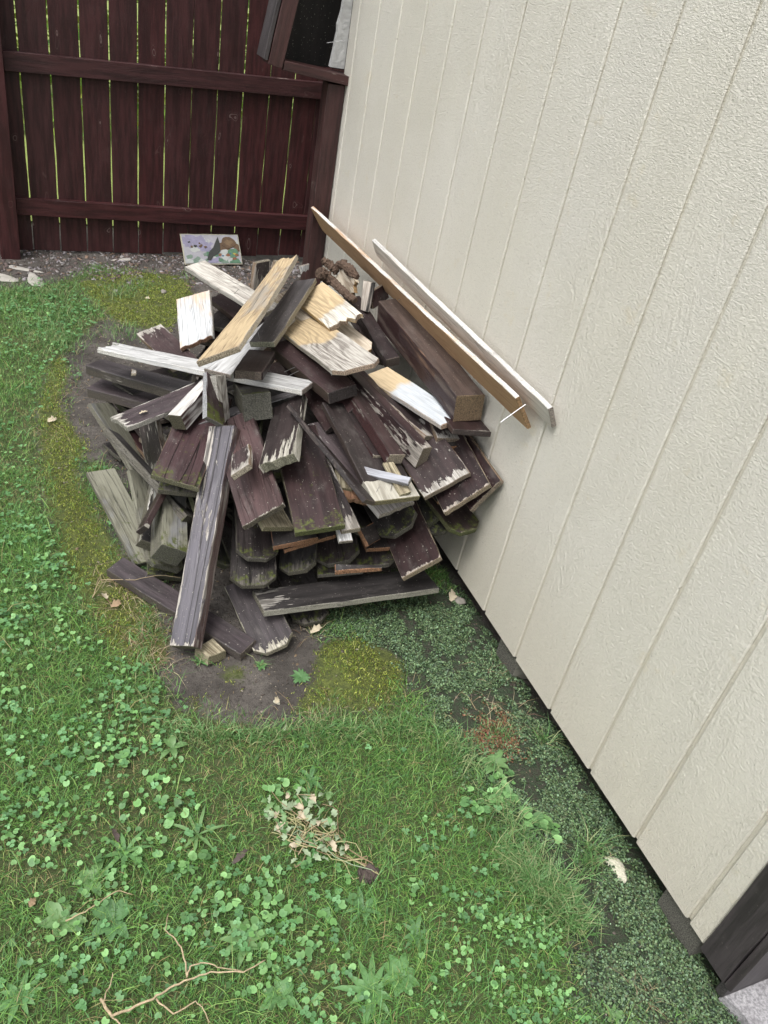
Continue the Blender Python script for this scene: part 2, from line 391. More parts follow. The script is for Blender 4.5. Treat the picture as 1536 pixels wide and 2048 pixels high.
def siding_mat():
    N = NT('siding_paint')
    g = N.n('ShaderNodeNewGeometry')
    p = g.outputs['Position']
    warp = N.noise(N.vscale(p, (0, 4.2, 1.3)), 1, 3, 0.55)
    ringv = N.math('SINE', N.math('MULTIPLY', warp, 190.0))
    patch = N.ramp(N.noise(N.vadd(N.vscale(p, (0, 6, 1.8)), (3.3, 1.7, 0.4)), 1, 2, 0.5), 0.52, 0.62)
    tick = N.noise(N.vscale(p, (110, 85, 330)), 1, 3, 0.65, 0.8)
    pit = N.noise(N.vscale(p, (170, 170, 150)), 1, 3, 0.7, 0.6)
    lng = N.noise(N.vscale(p, (70, 170, 30)), 1, 2, 0.6, 0.3)
    rough_m = N.ramp(N.noise(N.vscale(p, (0, 9, 2.6)), 1, 4, 0.6), 0.40, 0.54)
    hair = N.ramp(N.noise(N.vadd(N.vscale(p, (0, 10, 1.2)), (9.1, 4.0, 7.0)), 1, 2, 0.5), 0.56, 0.66)
    h = N.math('MULTIPLY', N.math('ADD', N.ramp(tick, 0.40, 0.62), N.math('MULTIPLY', N.ramp(pit, 0.42, 0.60), 0.8)), N.math('ADD', 0.72, N.math('MULTIPLY', rough_m, 0.28)))
    h = N.math('ADD', h, N.math('MULTIPLY', N.math('MULTIPLY', N.ramp(ringv, -0.3, 0.9), patch), 0.8))
    h = N.math('SUBTRACT', h, N.math('MULTIPLY', N.math('MULTIPLY', N.ramp(lng, 0.56, 0.64), hair), 0.9))
    N.put(N.b.inputs['Normal'], N.bump(h, 0.66, 0.0024))
    big = N.noise(p, 1.6, 4, 0.6)
    z = N.sep(p)[2]
    low = N.math('SUBTRACT', 1.0, N.ramp(N.math('ADD', z, N.math('MULTIPLY', N.math('SUBTRACT', big, 0.5), 0.8)), 0.0, 0.70))
    col = N.mix(N.ramp(big, 0.35, 0.7), (0.635, 0.612, 0.555), (0.610, 0.585, 0.515))
    col = N.mix(N.math('MULTIPLY', low, 0.65), col, (0.56, 0.515, 0.42))
    st = N.ramp(N.noise(p, 9, 5, 0.75), 0.58, 0.70)
    col = N.mix(N.math('MULTIPLY', st, 0.30), col, (0.58, 0.50, 0.34))
    col = N.mix(N.math('MULTIPLY', N.ramp(tick, 0.52, 0.36), 0.25), col, (0.38, 0.36, 0.32))
    col = N.mix(N.math('MULTIPLY', N.ramp(N.noise(p, 120, 1, 0.5), 0.74, 0.78), 0.6), col, (0.22, 0.20, 0.17))
    x = N.sep(p)[0]
    ing = N.ramp(x, 0.0020, 0.0060)
    col = N.mix(N.math('MULTIPLY', ing, 0.30), col, (0.40, 0.36, 0.25))
    N.put(N.b.inputs['Base Color'], col)
    N.b.inputs['Roughness'].default_value = 0.33
    N.b.inputs['Specular IOR Level'].default_value = 0.6
    MATS['siding'] = N.m


siding_mat()


def concrete_mat():
    N = NT('concrete')
    tc = N.n('ShaderNodeTexCoord')
    p = tc.outputs['Object']
    a = N.noise(p, 160, 3, 0.8)
    c = N.noise(p, 9, 4, 0.6)
    col = N.mix(N.ramp(a, 0.3, 0.7), (0.16, 0.155, 0.165), (0.40, 0.39, 0.40))
    col = N.mix(N.math('MULTIPLY', N.ramp(c, 0.45, 0.7), 0.5), col, (0.11, 0.10, 0.105))
    N.put(N.b.inputs['Base Color'], col)
    N.b.inputs['Roughness'].default_value = 0.75
    N.put(N.b.inputs['Normal'], N.bump(a, 0.6, 0.002))
    MATS['concrete'] = N.m


concrete_mat()


# ------------------------------------------------------------------ object helpers
def tag(o, label=None, cat=None, group=None, kind=None):
    if label:
        o['label'] = label
    if cat:
        o['category'] = cat
    if group:
        o['group'] = group
    if kind:
        o['kind'] = kind
    return o


def mesh_obj(name, verts, faces, mat, parent=None, smooth=False):
    me = bpy.data.meshes.new(name)
    me.from_pydata([tuple(v) for v in verts], [], faces)
    if mat is not None:
        me.materials.append(MATS[mat] if isinstance(mat, str) else mat)
    if smooth:
        for p in me.polygons:
            p.use_smooth = True
    o = bpy.data.objects.new(name, me)
    COL.objects.link(o)
    if parent is not None:
        o.parent = parent
    return o


def empty(name, loc=(0, 0, 0)):
    o = bpy.data.objects.new(name, None)
    o.empty_display_size = 0.05
    o.location = loc
    COL.objects.link(o)
    return o


def board_geo(L, W, T, seed=0, dogA=0, dogB=0, jagA=0, jagB=0, taperB=1.0, warp=0.0045, c=0.0018, rag=0.0012):
    r = random.Random(seed)
    hl, hw, ht = L / 2, W / 2, T / 2
    c = min(c, ht * 0.4)
    vs = {-1.0, 1.0, -1 + c / hw, 1 - c / hw, 0.0, 0.45, -0.45}
    for d in (dogA, dogB):
        if d:
            vs |= {1 - d / hw, -1 + d / hw, 1 - d * .5 / hw, -1 + d * .5 / hw}
    if jagA or jagB:
        for k in range(9):
            vs.add(-0.9 + k * 0.225)
    vs = sorted(vs)
    vs = [v for i, v in enumerate(vs) if i == 0 or v - vs[i - 1] > 1e-4]
    nx = max(5, min(22, int(L / 0.045)))
    us = [0.0, c / L] + [k / nx for k in range(1, nx)] + [1 - c / L, 1.0]

    def endoff(v, dog, jag, rr):
        o = 0.0
        if dog:
            o += max(0.0, abs(v) * hw - (hw - dog)) * 0.95
        if jag:
            o += jag * rr
        else:
            o += rr * rag
        return o
    ra = [r.random() for _ in vs]
    rb = [r.random() for _ in vs]
    oa = [endoff(v, dogA, jagA, ra[i]) for i, v in enumerate(vs)]
    ob = [endoff(v, dogB, jagB, rb[i]) for i, v in enumerate(vs)]
    ph = [r.uniform(0, 6.28) for _ in range(6)]
    w1, w2 = warp * r.uniform(.4, 1), warp * r.uniform(-1, 1)

    def dz(x, y):
        return w1 * math.sin(x * 5 + ph[0]) + w2 * (y / hw) * (x / hl) + 0.0006 * math.sin(x * 31 + ph[1] + y * 20)

    def dy(x, s):
        return 0.0009 * math.sin(x * 23 + ph[2] + s) + 0.0006 * math.sin(x * 61 + ph[3] * s)
    nv = len(vs)
    top, bot, idx = [], [], 0
    verts = []
    for u in us:
        for j, v in enumerate(vs):
            xa, xb = hl - oa[j], -hl + ob[j]
            x = xb + (xa - xb) * u
            tw = 1 + (taperB - 1) * (1 - u)
            y = v * hw * tw
            if abs(v) == 1.0:
                y += dy(x, v)
            rim = abs(v) == 1.0 or u in (0.0, 1.0)
            z = ht - (c if rim else 0) + dz(x, y)
            verts.append((x, y, z))
    n0 = len(verts)
    for u in us:
        for j, v in enumerate(vs):
            x, y, _ = verts[len(verts) - n0]
            rim = abs(v) == 1.0 or u in (0.0, 1.0)
            verts.append((x, y, -ht + (c if rim else 0) + dz(x, y)))
    faces = []
    nu = len(us)
    for i in range(nu - 1):
        for j in range(nv - 1):
            a = i * nv + j
            faces.append((a, a + nv, a + nv + 1, a + 1))
            faces.append((n0 + a, n0 + a + 1, n0 + a + nv + 1, n0 + a + nv))
    for i in range(nu - 1):
        a = i * nv
        faces.append((a, n0 + a, n0 + a + nv, a + nv))
        a = i * nv + nv - 1
        faces.append((a, a + nv, n0 + a + nv, n0 + a))
    for j in range(nv - 1):
        a = j
        faces.append((a, a + 1, n0 + a + 1, n0 + a))
        a = (nu - 1) * nv + j
        faces.append((a, n0 + a, n0 + a + 1, a + 1))
    return verts, faces


def board(name, L, W, T, mat, M=None, parent=None, seed=0, **kw):
    v, f = board_geo(L, W, T, seed, **kw)
    o = mesh_obj(name, v, f, mat, parent)
    o['hl'] = L / 2
    o['hw'] = W / 2
    if M is not None:
        o.matrix_world = M
    return o


def axes(c, xa, ya):
    """matrix of a board whose length runs along xa and width along ya."""
    xa = Vector(xa).normalized()
    ya = Vector(ya)
    ya = (ya - xa * ya.dot(xa)).normalized()
    za = xa.cross(ya)
    return Matrix.Translation(c) @ Matrix((xa, ya, za)).transposed().to_4x4()


def box(name, lo, hi, mat, parent=None, c=0.0015):
    """chamfered axis aligned box, long side along local x so that the grain runs with it."""
    d = [hi[i] - lo[i] for i in range(3)]
    ctr = [(hi[i] + lo[i]) / 2 for i in range(3)]
    order = sorted(range(3), key=lambda i: -d[i])
    ax = [Vector((1, 0, 0)), Vector((0, 1, 0)), Vector((0, 0, 1))]
    return board(name, d[order[0]], d[order[1]], d[order[2]], mat, axes(ctr, ax[order[0]], ax[order[1]]), parent, seed=sum(map(ord, name)) % 97, warp=0.0, c=c, rag=0.0)


def tube(pts, radii, seg=6, closed=True):
    verts, faces = [], []
    n = len(pts)
    P = [Vector(p) for p in pts]
    for i in range(n):
        d = (P[min(i + 1, n - 1)] - P[max(i - 1, 0)]).normalized()
        a = d.cross(Vector((0, 0, 1)))
        if a.length < 0.1:
            a = d.cross(Vector((1, 0, 0)))
        a.normalize()
        b = d.cross(a)
        rr = radii[i] if hasattr(radii, '__len__') else radii
        for k in range(seg):
            t = 2 * math.pi * k / seg
            verts.append(P[i] + (a * math.cos(t) + b * math.sin(t)) * rr)
    for i in range(n - 1):
        for k in range(seg):
            k2 = (k + 1) % seg
            faces.append((i * seg + k, i * seg + k2, (i + 1) * seg + k2, (i + 1) * seg + k))
    faces.append(tuple(range(seg))[::-1])
    faces.append(tuple((n - 1) * seg + k for k in range(seg)))
    return verts, faces


def add_nail(parent, base, tip, rad=0.00115):
    b, t = Vector(base), Vector(tip)
    d = (t - b).normalized()
    v, f = tube([b - d * 0.006, b, b + (t - b) * .5, t], [rad, rad, rad, rad * .8], 6)
    o = mesh_obj('nail', v, f, 'nail', parent)
    return o

# ------------------------------------------------------------------ measured data (metres)
BOARDS = [
    ('leaning_plank', 'long pale plank standing on edge against the siding, tan inner face with a bent nail', 'tanface', (-0.056, 2.4847, 0.7407), (-0.0, -0.5623, -0.827, -0.9995, 0.0266, -0.0181, 0.0322, 0.8265, -0.562), 1.8408, 0.1161, 0.015, {'dogB': 0.02}, [[[0.9687, 0.0637, 0.0075], [0.9763, 0.064, 0.0821]], [[0.0457, -0.0109, 0.0075], [0.068, 0.0036, -0.0065]], [[-0.726, -0.0276, 0.0075], [-0.6988, -0.0057, -0.012]], [[-0.7903, -0.1293, 0.0075], [-0.7604, -0.123, -0.0182]]]),
    ('leaning_plank', 'bleached long plank wedged between the tan faced plank and the beige wall', 'cream', (-0.0404, 2.1015, 0.8093), (0.0225, -0.4589, -0.8882, -0.9997, -0.0185, -0.0158, -0.0092, 0.8883, -0.4591), 1.2416, 0.0653, 0.017, {}, [[[0.248, -0.0282, 0.0085], [0.2853, 0.004, 0.0001]]]),
    ('fence_post_beam', 'thick square brown timber with raw orange end lying along the wall', 'beam', (-0.0615, 2.1566, 0.655), (-0.0204, 0.9936, -0.111, -0.9994, -0.0232, -0.0239, -0.0264, 0.1104, 0.9935), 0.6944, 0.0916, 0.089, {}, []),
    ('fence_picket', 'grey dog eared picket with a yellow patch, topmost at the centre right', 'tangreyB', (-0.3774, 2.2825, 0.6392), (0.0817, 0.9679, -0.2376, -0.9855, 0.1141, 0.1259, 0.149, 0.2239, 0.9632), 0.5782, 0.1552, 0.019, {'dogA': 0.03}, [[[0.2187, -0.0741, 0.0095], [0.2549, -0.0789, -0.0069]]]),
    ('fence_picket', 'pale picket with curved grain half hidden below the yellow patched picket', 'greytan', (-0.3077, 2.4812, 0.6211), (0.4315, 0.8816, -0.1912, -0.8871, 0.3762, -0.2676, -0.164, 0.285, 0.9444), 0.42, 0.1199, 0.019, {'dogA': 0.025}, []),
    ('broken_board', 'knotty half yellow half white board broken off with a splintered end', 'knot', (-0.298, 2.4778, 0.6741), (0.1437, 0.8809, -0.451, -0.9887, 0.1473, -0.0274, 0.0423, 0.4498, 0.8921), 0.3055, 0.1237, 0.02, {'jagA': 0.045}, []),
    ('broken_board', 'yellow raw board with a splintered upper tip crossing the top of the heap', 'tan', (-0.573, 2.3759, 0.7345), (-0.4719, 0.7613, -0.4446, -0.8815, -0.4164, 0.2226, -0.0157, 0.4969, 0.8676), 0.8759, 0.1351, 0.02, {'jagB': 0.05, 'taperB': 0.55}, []),
    ('board', 'charcoal painted board with a pale cut end, crossing under the yellow board', 'charcoal', (-0.453, 2.4713, 0.6642), (-0.5519, 0.7543, -0.3557, -0.8171, -0.5743, 0.0501, -0.1665, 0.3182, 0.9333), 0.4413, 0.0864, 0.022, {}, [[[0.2043, -0.0118, 0.011], [0.212, -0.0043, 0.039]]]),
    ('board', 'weathered grey plank with wavy grain pointing to the painted panel', 'grey', (-0.5545, 2.82, 0.6059), (-0.3376, -0.9191, -0.2031, 0.9403, -0.3393, -0.0277, -0.0435, -0.2003, 0.9788), 0.5232, 0.0885, 0.021, {}, [[[-0.0665, 0.0265, 0.0105], [-0.0863, 0.0176, 0.0313]]]),
    ('board', 'short brown board just below the wavy grained grey plank', 'brown', (-0.5148, 2.839, 0.4952), (-0.1666, -0.8874, -0.4299, 0.9786, -0.2022, 0.0382, -0.1208, -0.4143, 0.9021), 0.42, 0.0698, 0.03, {}, []),
    ('board', 'short bleached board with an orange stain, standing up on the left', 'stain', (-0.6998, 2.7314, 0.5177), (-0.1199, 0.8588, -0.498, -0.9486, -0.247, -0.1976, -0.2927, 0.4488, 0.8443), 0.2585, 0.1292, 0.019, {'jagA': 0.012}, []),
    ('board', 'chipped brown board end behind the orange stained short board', 'worn', (-0.798, 2.7386, 0.4042), (-0.1566, -0.9343, -0.3201, 0.9799, -0.1875, 0.0677, -0.1232, -0.3031, 0.945), 0.42, 0.0988, 0.02, {'jagA': 0.01}, []),
    ('board', 'long bleached white board with a pointed split tip, reaching out to the left', 'white', (-0.7528, 2.3341, 0.528), (-0.7349, -0.6764, -0.0479, 0.6652, -0.7329, 0.1429, -0.1318, 0.0731, 0.9886), 0.7539, 0.092, 0.02, {'jagA': 0.05}, []),
    ('broken_board', 'bleached white wedge of board under the yellow board', 'white', (-0.5826, 2.3766, 0.5874), (-0.6865, 0.6939, -0.2173, -0.717, -0.6958, 0.0432, -0.1212, 0.1855, 0.9751), 0.42, 0.0937, 0.018, {}, []),
    ('board', 'charred looking dark stub below the charcoal painted board', 'dark', (-0.6199, 2.1838, 0.608), (-0.4041, 0.9141, -0.0344, -0.8968, -0.3885, 0.2118, 0.1802, 0.1164, 0.9767), 0.2581, 0.0862, 0.025, {'jagA': 0.01}, []),
    ('two_by_four', 'brown two by four below the yellow patched picket with two nails in its edge', 'browntop', (-0.4264, 2.2097, 0.5817), (0.2042, 0.9471, -0.2475, -0.9781, 0.2079, -0.0115, 0.0406, 0.2444, 0.9688), 0.3936, 0.0993, 0.04, {}, [[[-0.0099, -0.0588, 0.02], [0.0071, -0.0995, 0.0284]], [[0.0177, -0.0602, 0.02], [0.0349, -0.1012, 0.0271]]]),
    ('board', 'half tan half bleached board with a dark nail hole, lying below the square timber', 'tanwhite', (-0.1506, 2.0159, 0.5785), (0.2421, 0.9503, -0.1959, -0.9655, 0.2559, 0.0481, 0.0958, 0.1775, 0.9795), 0.4073, 0.0966, 0.02, {}, []),
    ('board', 'dark stub end standing up behind the yellow raw board', 'worn', (-0.4321, 2.9003, 0.6302), (-0.0559, 0.7677, 0.6383, -0.0426, 0.6369, -0.7698, -0.9975, -0.0702, -0.0029), 0.1046, 0.09, 0.02, {}, []),
    ('broken_board', 'small pale splintered chip behind the charcoal board, near the shed corner', 'white', (-0.276, 2.8438, 0.6791), (0.2066, 0.9196, 0.3342, -0.0655, 0.3538, -0.933, -0.9762, 0.1709, 0.1334), 0.0312, 0.04, 0.012, {'jagA': 0.01}, []),
    ('board', 'dark grey board end between the yellow tip and the shed corner', 'worn', (-0.2625, 3.1707, 0.5776), (-0.0933, 0.9766, 0.1937, 0.2639, 0.2119, -0.941, -0.96, -0.0367, -0.2774), 0.0375, 0.0899, 0.02, {}, []),
    ('split_stick', 'short split stick, pale on one side and black on the other, beside the bark slab', 'white2', (-0.1146, 2.588, 0.6787), (-0.1161, 0.2362, -0.9647, -0.2725, -0.9416, -0.1977, -0.9551, 0.2399, 0.1737), 0.1075, 0.045, 0.022, {}, []),
    ('board', 'brown offcut standing on edge between the split stick and the square timber', 'brownred', (-0.0605, 2.6141, 0.6711), (0.3902, 0.8301, 0.3984, -0.2126, 0.5022, -0.8382, -0.8959, 0.2423, 0.3724), 0.0594, 0.0992, 0.02, {}, []),
    ('board', 'narrow dark brown board lying left of the square timber', 'dark', (-0.1196, 2.4804, 0.5946), (0.0144, 0.9825, -0.1858, -0.9901, -0.012, -0.1401, -0.1399, 0.1859, 0.9725), 0.42, 0.0503, 0.035, {}, []),
    ('board', 'dark brown strip tucked beneath the narrow board left of the timber', 'dark', (-0.1273, 2.5508, 0.5618), (0.0667, 0.997, 0.0394, -0.9856, 0.072, -0.153, -0.1554, -0.0286, 0.9874), 0.42, 0.0465, 0.02, {}, []),
    ('board', 'purple brown board end, upper one of two reaching out to the left', 'lav', (-0.9095, 2.5606, 0.369), (-0.6768, -0.7293, -0.1002, 0.7287, -0.683, 0.0501, -0.1049, -0.0391, 0.9937), 0.42, 0.083, 0.035, {}, []),
    ('board', 'purple brown board end, lower one of two reaching out to the left', 'lav', (-0.9083, 2.5697, 0.2836), (-0.6845, -0.7243, -0.0833, 0.7189, -0.6895, 0.0879, -0.121, 0.0003, 0.9926), 0.42, 0.0788, 0.035, {}, []),
    ('small_offcut', 'tiny wood offcut lying on the upper left purple board', 'worn', (-0.948, 2.4447, 0.4555), (-0.1777, 0.9734, 0.1449, -0.9627, -0.2025, 0.1796, 0.2042, -0.1075, 0.973), 0.047, 0.0162, 0.012, {}, []),
    ('fence_picket', 'mossy bare picket sloping along the left foot of the heap', 'green', (-0.9805, 2.4881, 0.1577), (0.4019, 0.5538, 0.7292, -0.674, 0.718, -0.1738, -0.6199, -0.4216, 0.6618), 0.324, 0.1308, 0.02, {}, []),
    ('board', 'peeling brown board with a broad white streak, second from the left foot', 'worn', (-0.911, 2.2486, 0.2788), (0.0833, 0.3981, -0.9136, -0.648, -0.6748, -0.3531, -0.7571, 0.6214, 0.2018), 0.1815, 0.1094, 0.022, {}, []),
    ('board', 'narrow grey brown slat beside the peeling streaked board', 'darkgrey', (-0.802, 2.381, 0.3309), (-0.3018, 0.6682, -0.68, -0.9339, -0.3505, 0.0702, -0.1914, 0.6563, 0.7298), 0.42, 0.0467, 0.02, {}, []),
    ('board', 'purple brown board with a dry leaf stuck on it, sloping down to the left', 'lavworn', (-0.8363, 2.2672, 0.4478), (-0.9012, 0.4018, -0.1626, -0.4061, -0.9138, -0.0076, -0.1516, 0.0592, 0.9867), 0.42, 0.0951, 0.02, {'jagA': 0.008}, []),
    ('two_by_two', 'square stick with a white top and brown side, next to the leaf board', 'whitetop', (-0.7368, 2.2815, 0.4834), (-0.6099, 0.7039, -0.364, -0.7807, -0.6125, 0.1235, -0.136, 0.3595, 0.9232), 0.42, 0.0461, 0.05, {}, []),
    ('board', 'small dark board end with a pale rim under the white topped stick', 'greyrim', (-0.6087, 2.223, 0.4349), (-0.9601, 0.209, -0.1859, -0.2369, -0.961, 0.1425, -0.1489, 0.1809, 0.9722), 0.42, 0.0497, 0.03, {}, []),
    ('board', 'short brown board standing upright above the long peeling two by four', 'brownstand', (-0.7581, 2.1328, 0.5154), (-0.1183, 0.733, 0.6699, -0.8903, 0.2204, -0.3985, -0.4397, -0.6436, 0.6265), 0.1616, 0.0766, 0.02, {}, []),
    ('board', 'grey stub standing behind the short upright brown board', 'grey', (-0.7281, 2.1607, 0.5055), (0.0572, 0.7393, 0.671, -0.4453, 0.6204, -0.6456, -0.8936, -0.2618, 0.3647), 0.1452, 0.0501, 0.03, {}, []),
    ('square_block', 'dark mossy square post end pointing at the viewer', 'blockdark', (-0.6239, 2.1745, 0.5002), (-0.0788, 0.9871, -0.1394, -0.9717, -0.0448, 0.2318, 0.2225, 0.1537, 0.9627), 0.1929, 0.087, 0.085, {}, []),
    ('fence_picket', 'little dark dog eared end under the mossy square post', 'mossdark', (-0.5948, 2.2617, 0.4467), (-0.2891, 0.8568, -0.4269, -0.9491, -0.3146, 0.0113, -0.1246, 0.4085, 0.9042), 0.42, 0.0795, 0.02, {'dogA': 0.015}, []),
    ('board', 'wide brown board with three long cracks and a mossy cut end', 'browncrack', (-0.812, 2.1165, 0.4005), (-0.4131, 0.9102, 0.0283, -0.8894, -0.3966, -0.2274, -0.1958, -0.1192, 0.9734), 0.42, 0.139, 0.022, {}, []),
    ('board', 'thin dark board beneath the three cracked board', 'darkgrey', (-0.825, 2.1506, 0.3364), (-0.2887, 0.9573, -0.0124, -0.9482, -0.2877, -0.1345, -0.1323, -0.027, 0.9908), 0.42, 0.1159, 0.02, {}, []),
    ('two_by_four', 'long lavender brown two by four with peeling paint leaning down to the lawn', 'peel', (-0.8244, 1.8254, 0.2535), (-0.2925, 0.7096, -0.6411, -0.7432, -0.5905, -0.3145, -0.6017, 0.3845, 0.7001), 0.6655, 0.0834, 0.04, {}, []),
    ('fence_picket', 'weathered green grey picket lying on the moss at the far left', 'green', (-1.0116, 2.2041, 0.0583), (0.2424, 0.9618, 0.1272, -0.952, 0.2611, -0.1597, -0.1868, -0.0824, 0.9789), 0.4379, 0.0964, 0.02, {}, []),
    ('board', 'smooth purple board on the ground crossing under the long two by four', 'lav', (-0.9049, 1.767, 0.0297), (0.6049, 0.7932, -0.0701, -0.7959, 0.5997, -0.083, -0.0238, 0.106, 0.9941), 0.5251, 0.0686, 0.032, {}, []),
    ('small_offcut', 'small bare wood block on the soil beneath the purple board', 'barewood', (-0.8497, 1.5788, 0.0227), (0.4304, 0.9025, 0.014, -0.8994, 0.4274, 0.0917, 0.0768, -0.0521, 0.9957), 0.0609, 0.06, 0.03, {}, []),
    ('fence_picket', 'flat dog eared picket with pale chipped rim nearest the lawn', 'lavedge', (-0.6865, 1.6783, 0.0483), (0.119, 0.9403, -0.3189, -0.9876, 0.079, -0.1358, -0.1026, 0.3311, 0.938), 0.2882, 0.1217, 0.02, {'dogA': 0.03}, []),
    ('fence_picket', 'grey dog eared picket end peeking out under the long horizontal board', 'darkgrey', (-0.5301, 1.8404, 0.0508), (0.0022, 0.985, -0.1725, -0.9915, -0.0203, -0.1285, -0.1301, 0.1713, 0.9766), 0.42, 0.1141, 0.02, {'dogA': 0.03}, []),
    ('board', 'long dark board lying crosswise in front, bare and grey at its left end', 'longdark', (-0.409, 1.6841, 0.0889), (-1.0, 0.0037, -0.0032, -0.0042, -0.9812, 0.1931, -0.0025, 0.1931, 0.9812), 0.5679, 0.1292, 0.022, {}, []),
    ('fence_picket', 'big dark dog eared picket just above the left end of the crosswise board', 'darkgrey', (-0.6559, 1.9113, 0.1562), (-0.2304, 0.9712, -0.0601, -0.9614, -0.2367, -0.1404, -0.1506, 0.0255, 0.9883), 0.42, 0.1343, 0.02, {'dogA': 0.035}, []),
    ('fence_picket', 'dark dog eared picket with a split, above the big dark one', 'charcoal2', (-0.6468, 1.9537, 0.2231), (-0.1913, 0.9787, 0.075, -0.9697, -0.1766, -0.1686, -0.1517, -0.105, 0.9828), 0.42, 0.1253, 0.02, {'dogA': 0.035}, []),
    ('fence_picket', 'mossy dark picket end left of the split dog eared picket', 'mossdark', (-0.8036, 1.9949, 0.211), (0.13, 0.6615, 0.7386, -0.9384, 0.3226, -0.1237, -0.3201, -0.6771, 0.6627), 0.42, 0.0877, 0.02, {'dogA': 0.02}, []),
    ('board', 'broad plum brown board with fine grain right of the long two by four', 'brown2', (-0.6925, 1.9218, 0.4145), (0.0142, 0.8119, -0.5836, -0.981, -0.1017, -0.1654, -0.1936, 0.5748, 0.7951), 0.42, 0.1329, 0.022, {'jagA': 0.003}, []),
    ('small_offcut', 'small chipped brown offcut resting on the plum brown board', 'worn', (-0.7272, 1.8624, 0.4696), (-0.2446, 0.7601, -0.602, -0.9516, -0.069, 0.2996, 0.1862, 0.6461, 0.7402), 0.1557, 0.0632, 0.02, {}, []),
    ('broken_board', 'brown board weathered white towards its splintered lower end', 'paleend', (-0.5747, 1.961, 0.4979), (-0.3473, 0.7447, -0.5699, -0.936, -0.313, 0.1612, -0.0583, 0.5894, 0.8058), 0.339, 0.1111, 0.03, {'jagA': 0.012}, []),
    ('board', 'large smooth maroon board at the centre front with a moss lined end', 'maroon', (-0.5341, 1.8469, 0.4125), (-0.0694, 0.9861, -0.1508, -0.9766, -0.098, -0.1915, -0.2036, 0.134, 0.9698), 0.42, 0.1401, 0.024, {}, []),
    ('board', 'narrow brown board with white chips along the right of the large maroon board', 'worn', (-0.456, 1.8685, 0.38), (0.0436, 0.9982, -0.0403, -0.9836, 0.0358, -0.1769, -0.1751, 0.0473, 0.9834), 0.42, 0.0578, 0.02, {}, []),
    ('small_offcut', 'short white offcut sticking out below the large maroon board', 'white', (-0.4651, 1.6674, 0.3329), (-0.0336, 0.9986, -0.0405, -0.9373, -0.0456, -0.3455, -0.3469, 0.0264, 0.9375), 0.0579, 0.04, 0.015, {}, []),
    ('board', 'tan bare board end tucked left of the large maroon board', 'barewood', (-0.6701, 1.9516, 0.3403), (0.1718, 0.9435, 0.2832, -0.9705, 0.2115, -0.1156, -0.169, -0.255, 0.9521), 0.42, 0.1033, 0.02, {}, []),
    ('board', 'dark board with raw orange end below the large maroon board', 'rawend', (-0.5563, 1.9276, 0.2884), (-0.1341, 0.9429, -0.305, -0.9836, -0.1642, -0.0752, -0.1209, 0.2899, 0.9494), 0.42, 0.1308, 0.02, {}, []),
    ('board', 'board with furry sawn pale end, below the raw orange ended board', 'rawend', (-0.5248, 1.9281, 0.2854), (-0.0814, 0.9346, -0.3461, -0.9894, -0.1176, -0.0848, -0.1199, 0.3356, 0.9343), 0.42, 0.1566, 0.016, {'jagA': 0.004}, []),
    ('fence_picket', 'dark dog eared picket below the short white offcut', 'charcoal2', (-0.3922, 1.9299, 0.1946), (-0.2114, 0.8969, -0.3885, -0.9678, -0.2476, -0.045, -0.1365, 0.3664, 0.9204), 0.42, 0.1359, 0.02, {'dogA': 0.035}, []),
    ('fence_picket', 'dark dog eared picket half hidden left, resting just above the crosswise board', 'darkgrey', (-0.4927, 1.9421, 0.1566), (-0.3154, 0.8516, -0.4186, -0.94, -0.3409, 0.0147, -0.1302, 0.3982, 0.908), 0.42, 0.1157, 0.02, {'dogA': 0.03}, []),
    ('fence_picket', 'dark picket end between the white offcut picket and the scratched maroon board', 'charcoal2', (-0.2665, 1.9134, 0.1761), (-0.208, 0.946, -0.2484, -0.9681, -0.2353, -0.0855, -0.1394, 0.2227, 0.9649), 0.42, 0.1327, 0.02, {'dogA': 0.03}, []),
    ('board', 'raw edged board lying flat on the crosswise board at the front', 'rawend', (-0.613, 1.2402, 0.5746), (-0.3203, 0.9322, -0.1688, -0.9473, -0.3171, 0.0459, -0.0108, 0.1746, 0.9846), 0.0181, 0.1036, 0.014, {}, []),
    ('board', 'scratched maroon board jutting out lowest on the right', 'scratch', (-0.2078, 1.8052, 0.2495), (-0.0591, 0.7879, -0.613, -0.989, -0.1297, -0.0713, -0.1356, 0.6021, 0.7868), 0.42, 0.1355, 0.022, {}, []),
    ('board', 'small brown board end left of the scratched maroon board', 'rawend', (-0.3137, 1.9335, 0.2369), (0.0076, 0.9907, 0.1357, -0.991, 0.0256, -0.1312, -0.1335, -0.1335, 0.982), 0.42, 0.0777, 0.018, {}, []),
    ('fence_picket', 'dark dog eared picket with mossy rim above the scratched maroon board', 'charcoal2', (-0.272, 1.9003, 0.3212), (0.0592, 0.795, -0.6037, -0.9892, -0.0347, -0.1426, -0.1343, 0.6056, 0.7843), 0.42, 0.1333, 0.022, {'dogA': 0.035}, []),
    ('fence_picket', 'green stained dog eared picket behind the mossy rimmed one', 'mossdark', (-0.1367, 1.9487, 0.3011), (-0.0232, 0.6014, -0.7986, -0.9924, -0.1106, -0.0545, -0.1211, 0.7913, 0.5993), 0.42, 0.1203, 0.02, {'dogA': 0.03}, []),
    ('fence_picket', 'dim dark picket end deep left of the mossy rimmed picket', 'charcoal2', (-0.4105, 1.9528, 0.2807), (0.3785, 0.8113, 0.4456, -0.9046, 0.4261, -0.0076, -0.196, -0.4002, 0.8952), 0.42, 0.0973, 0.02, {'dogA': 0.02}, []),
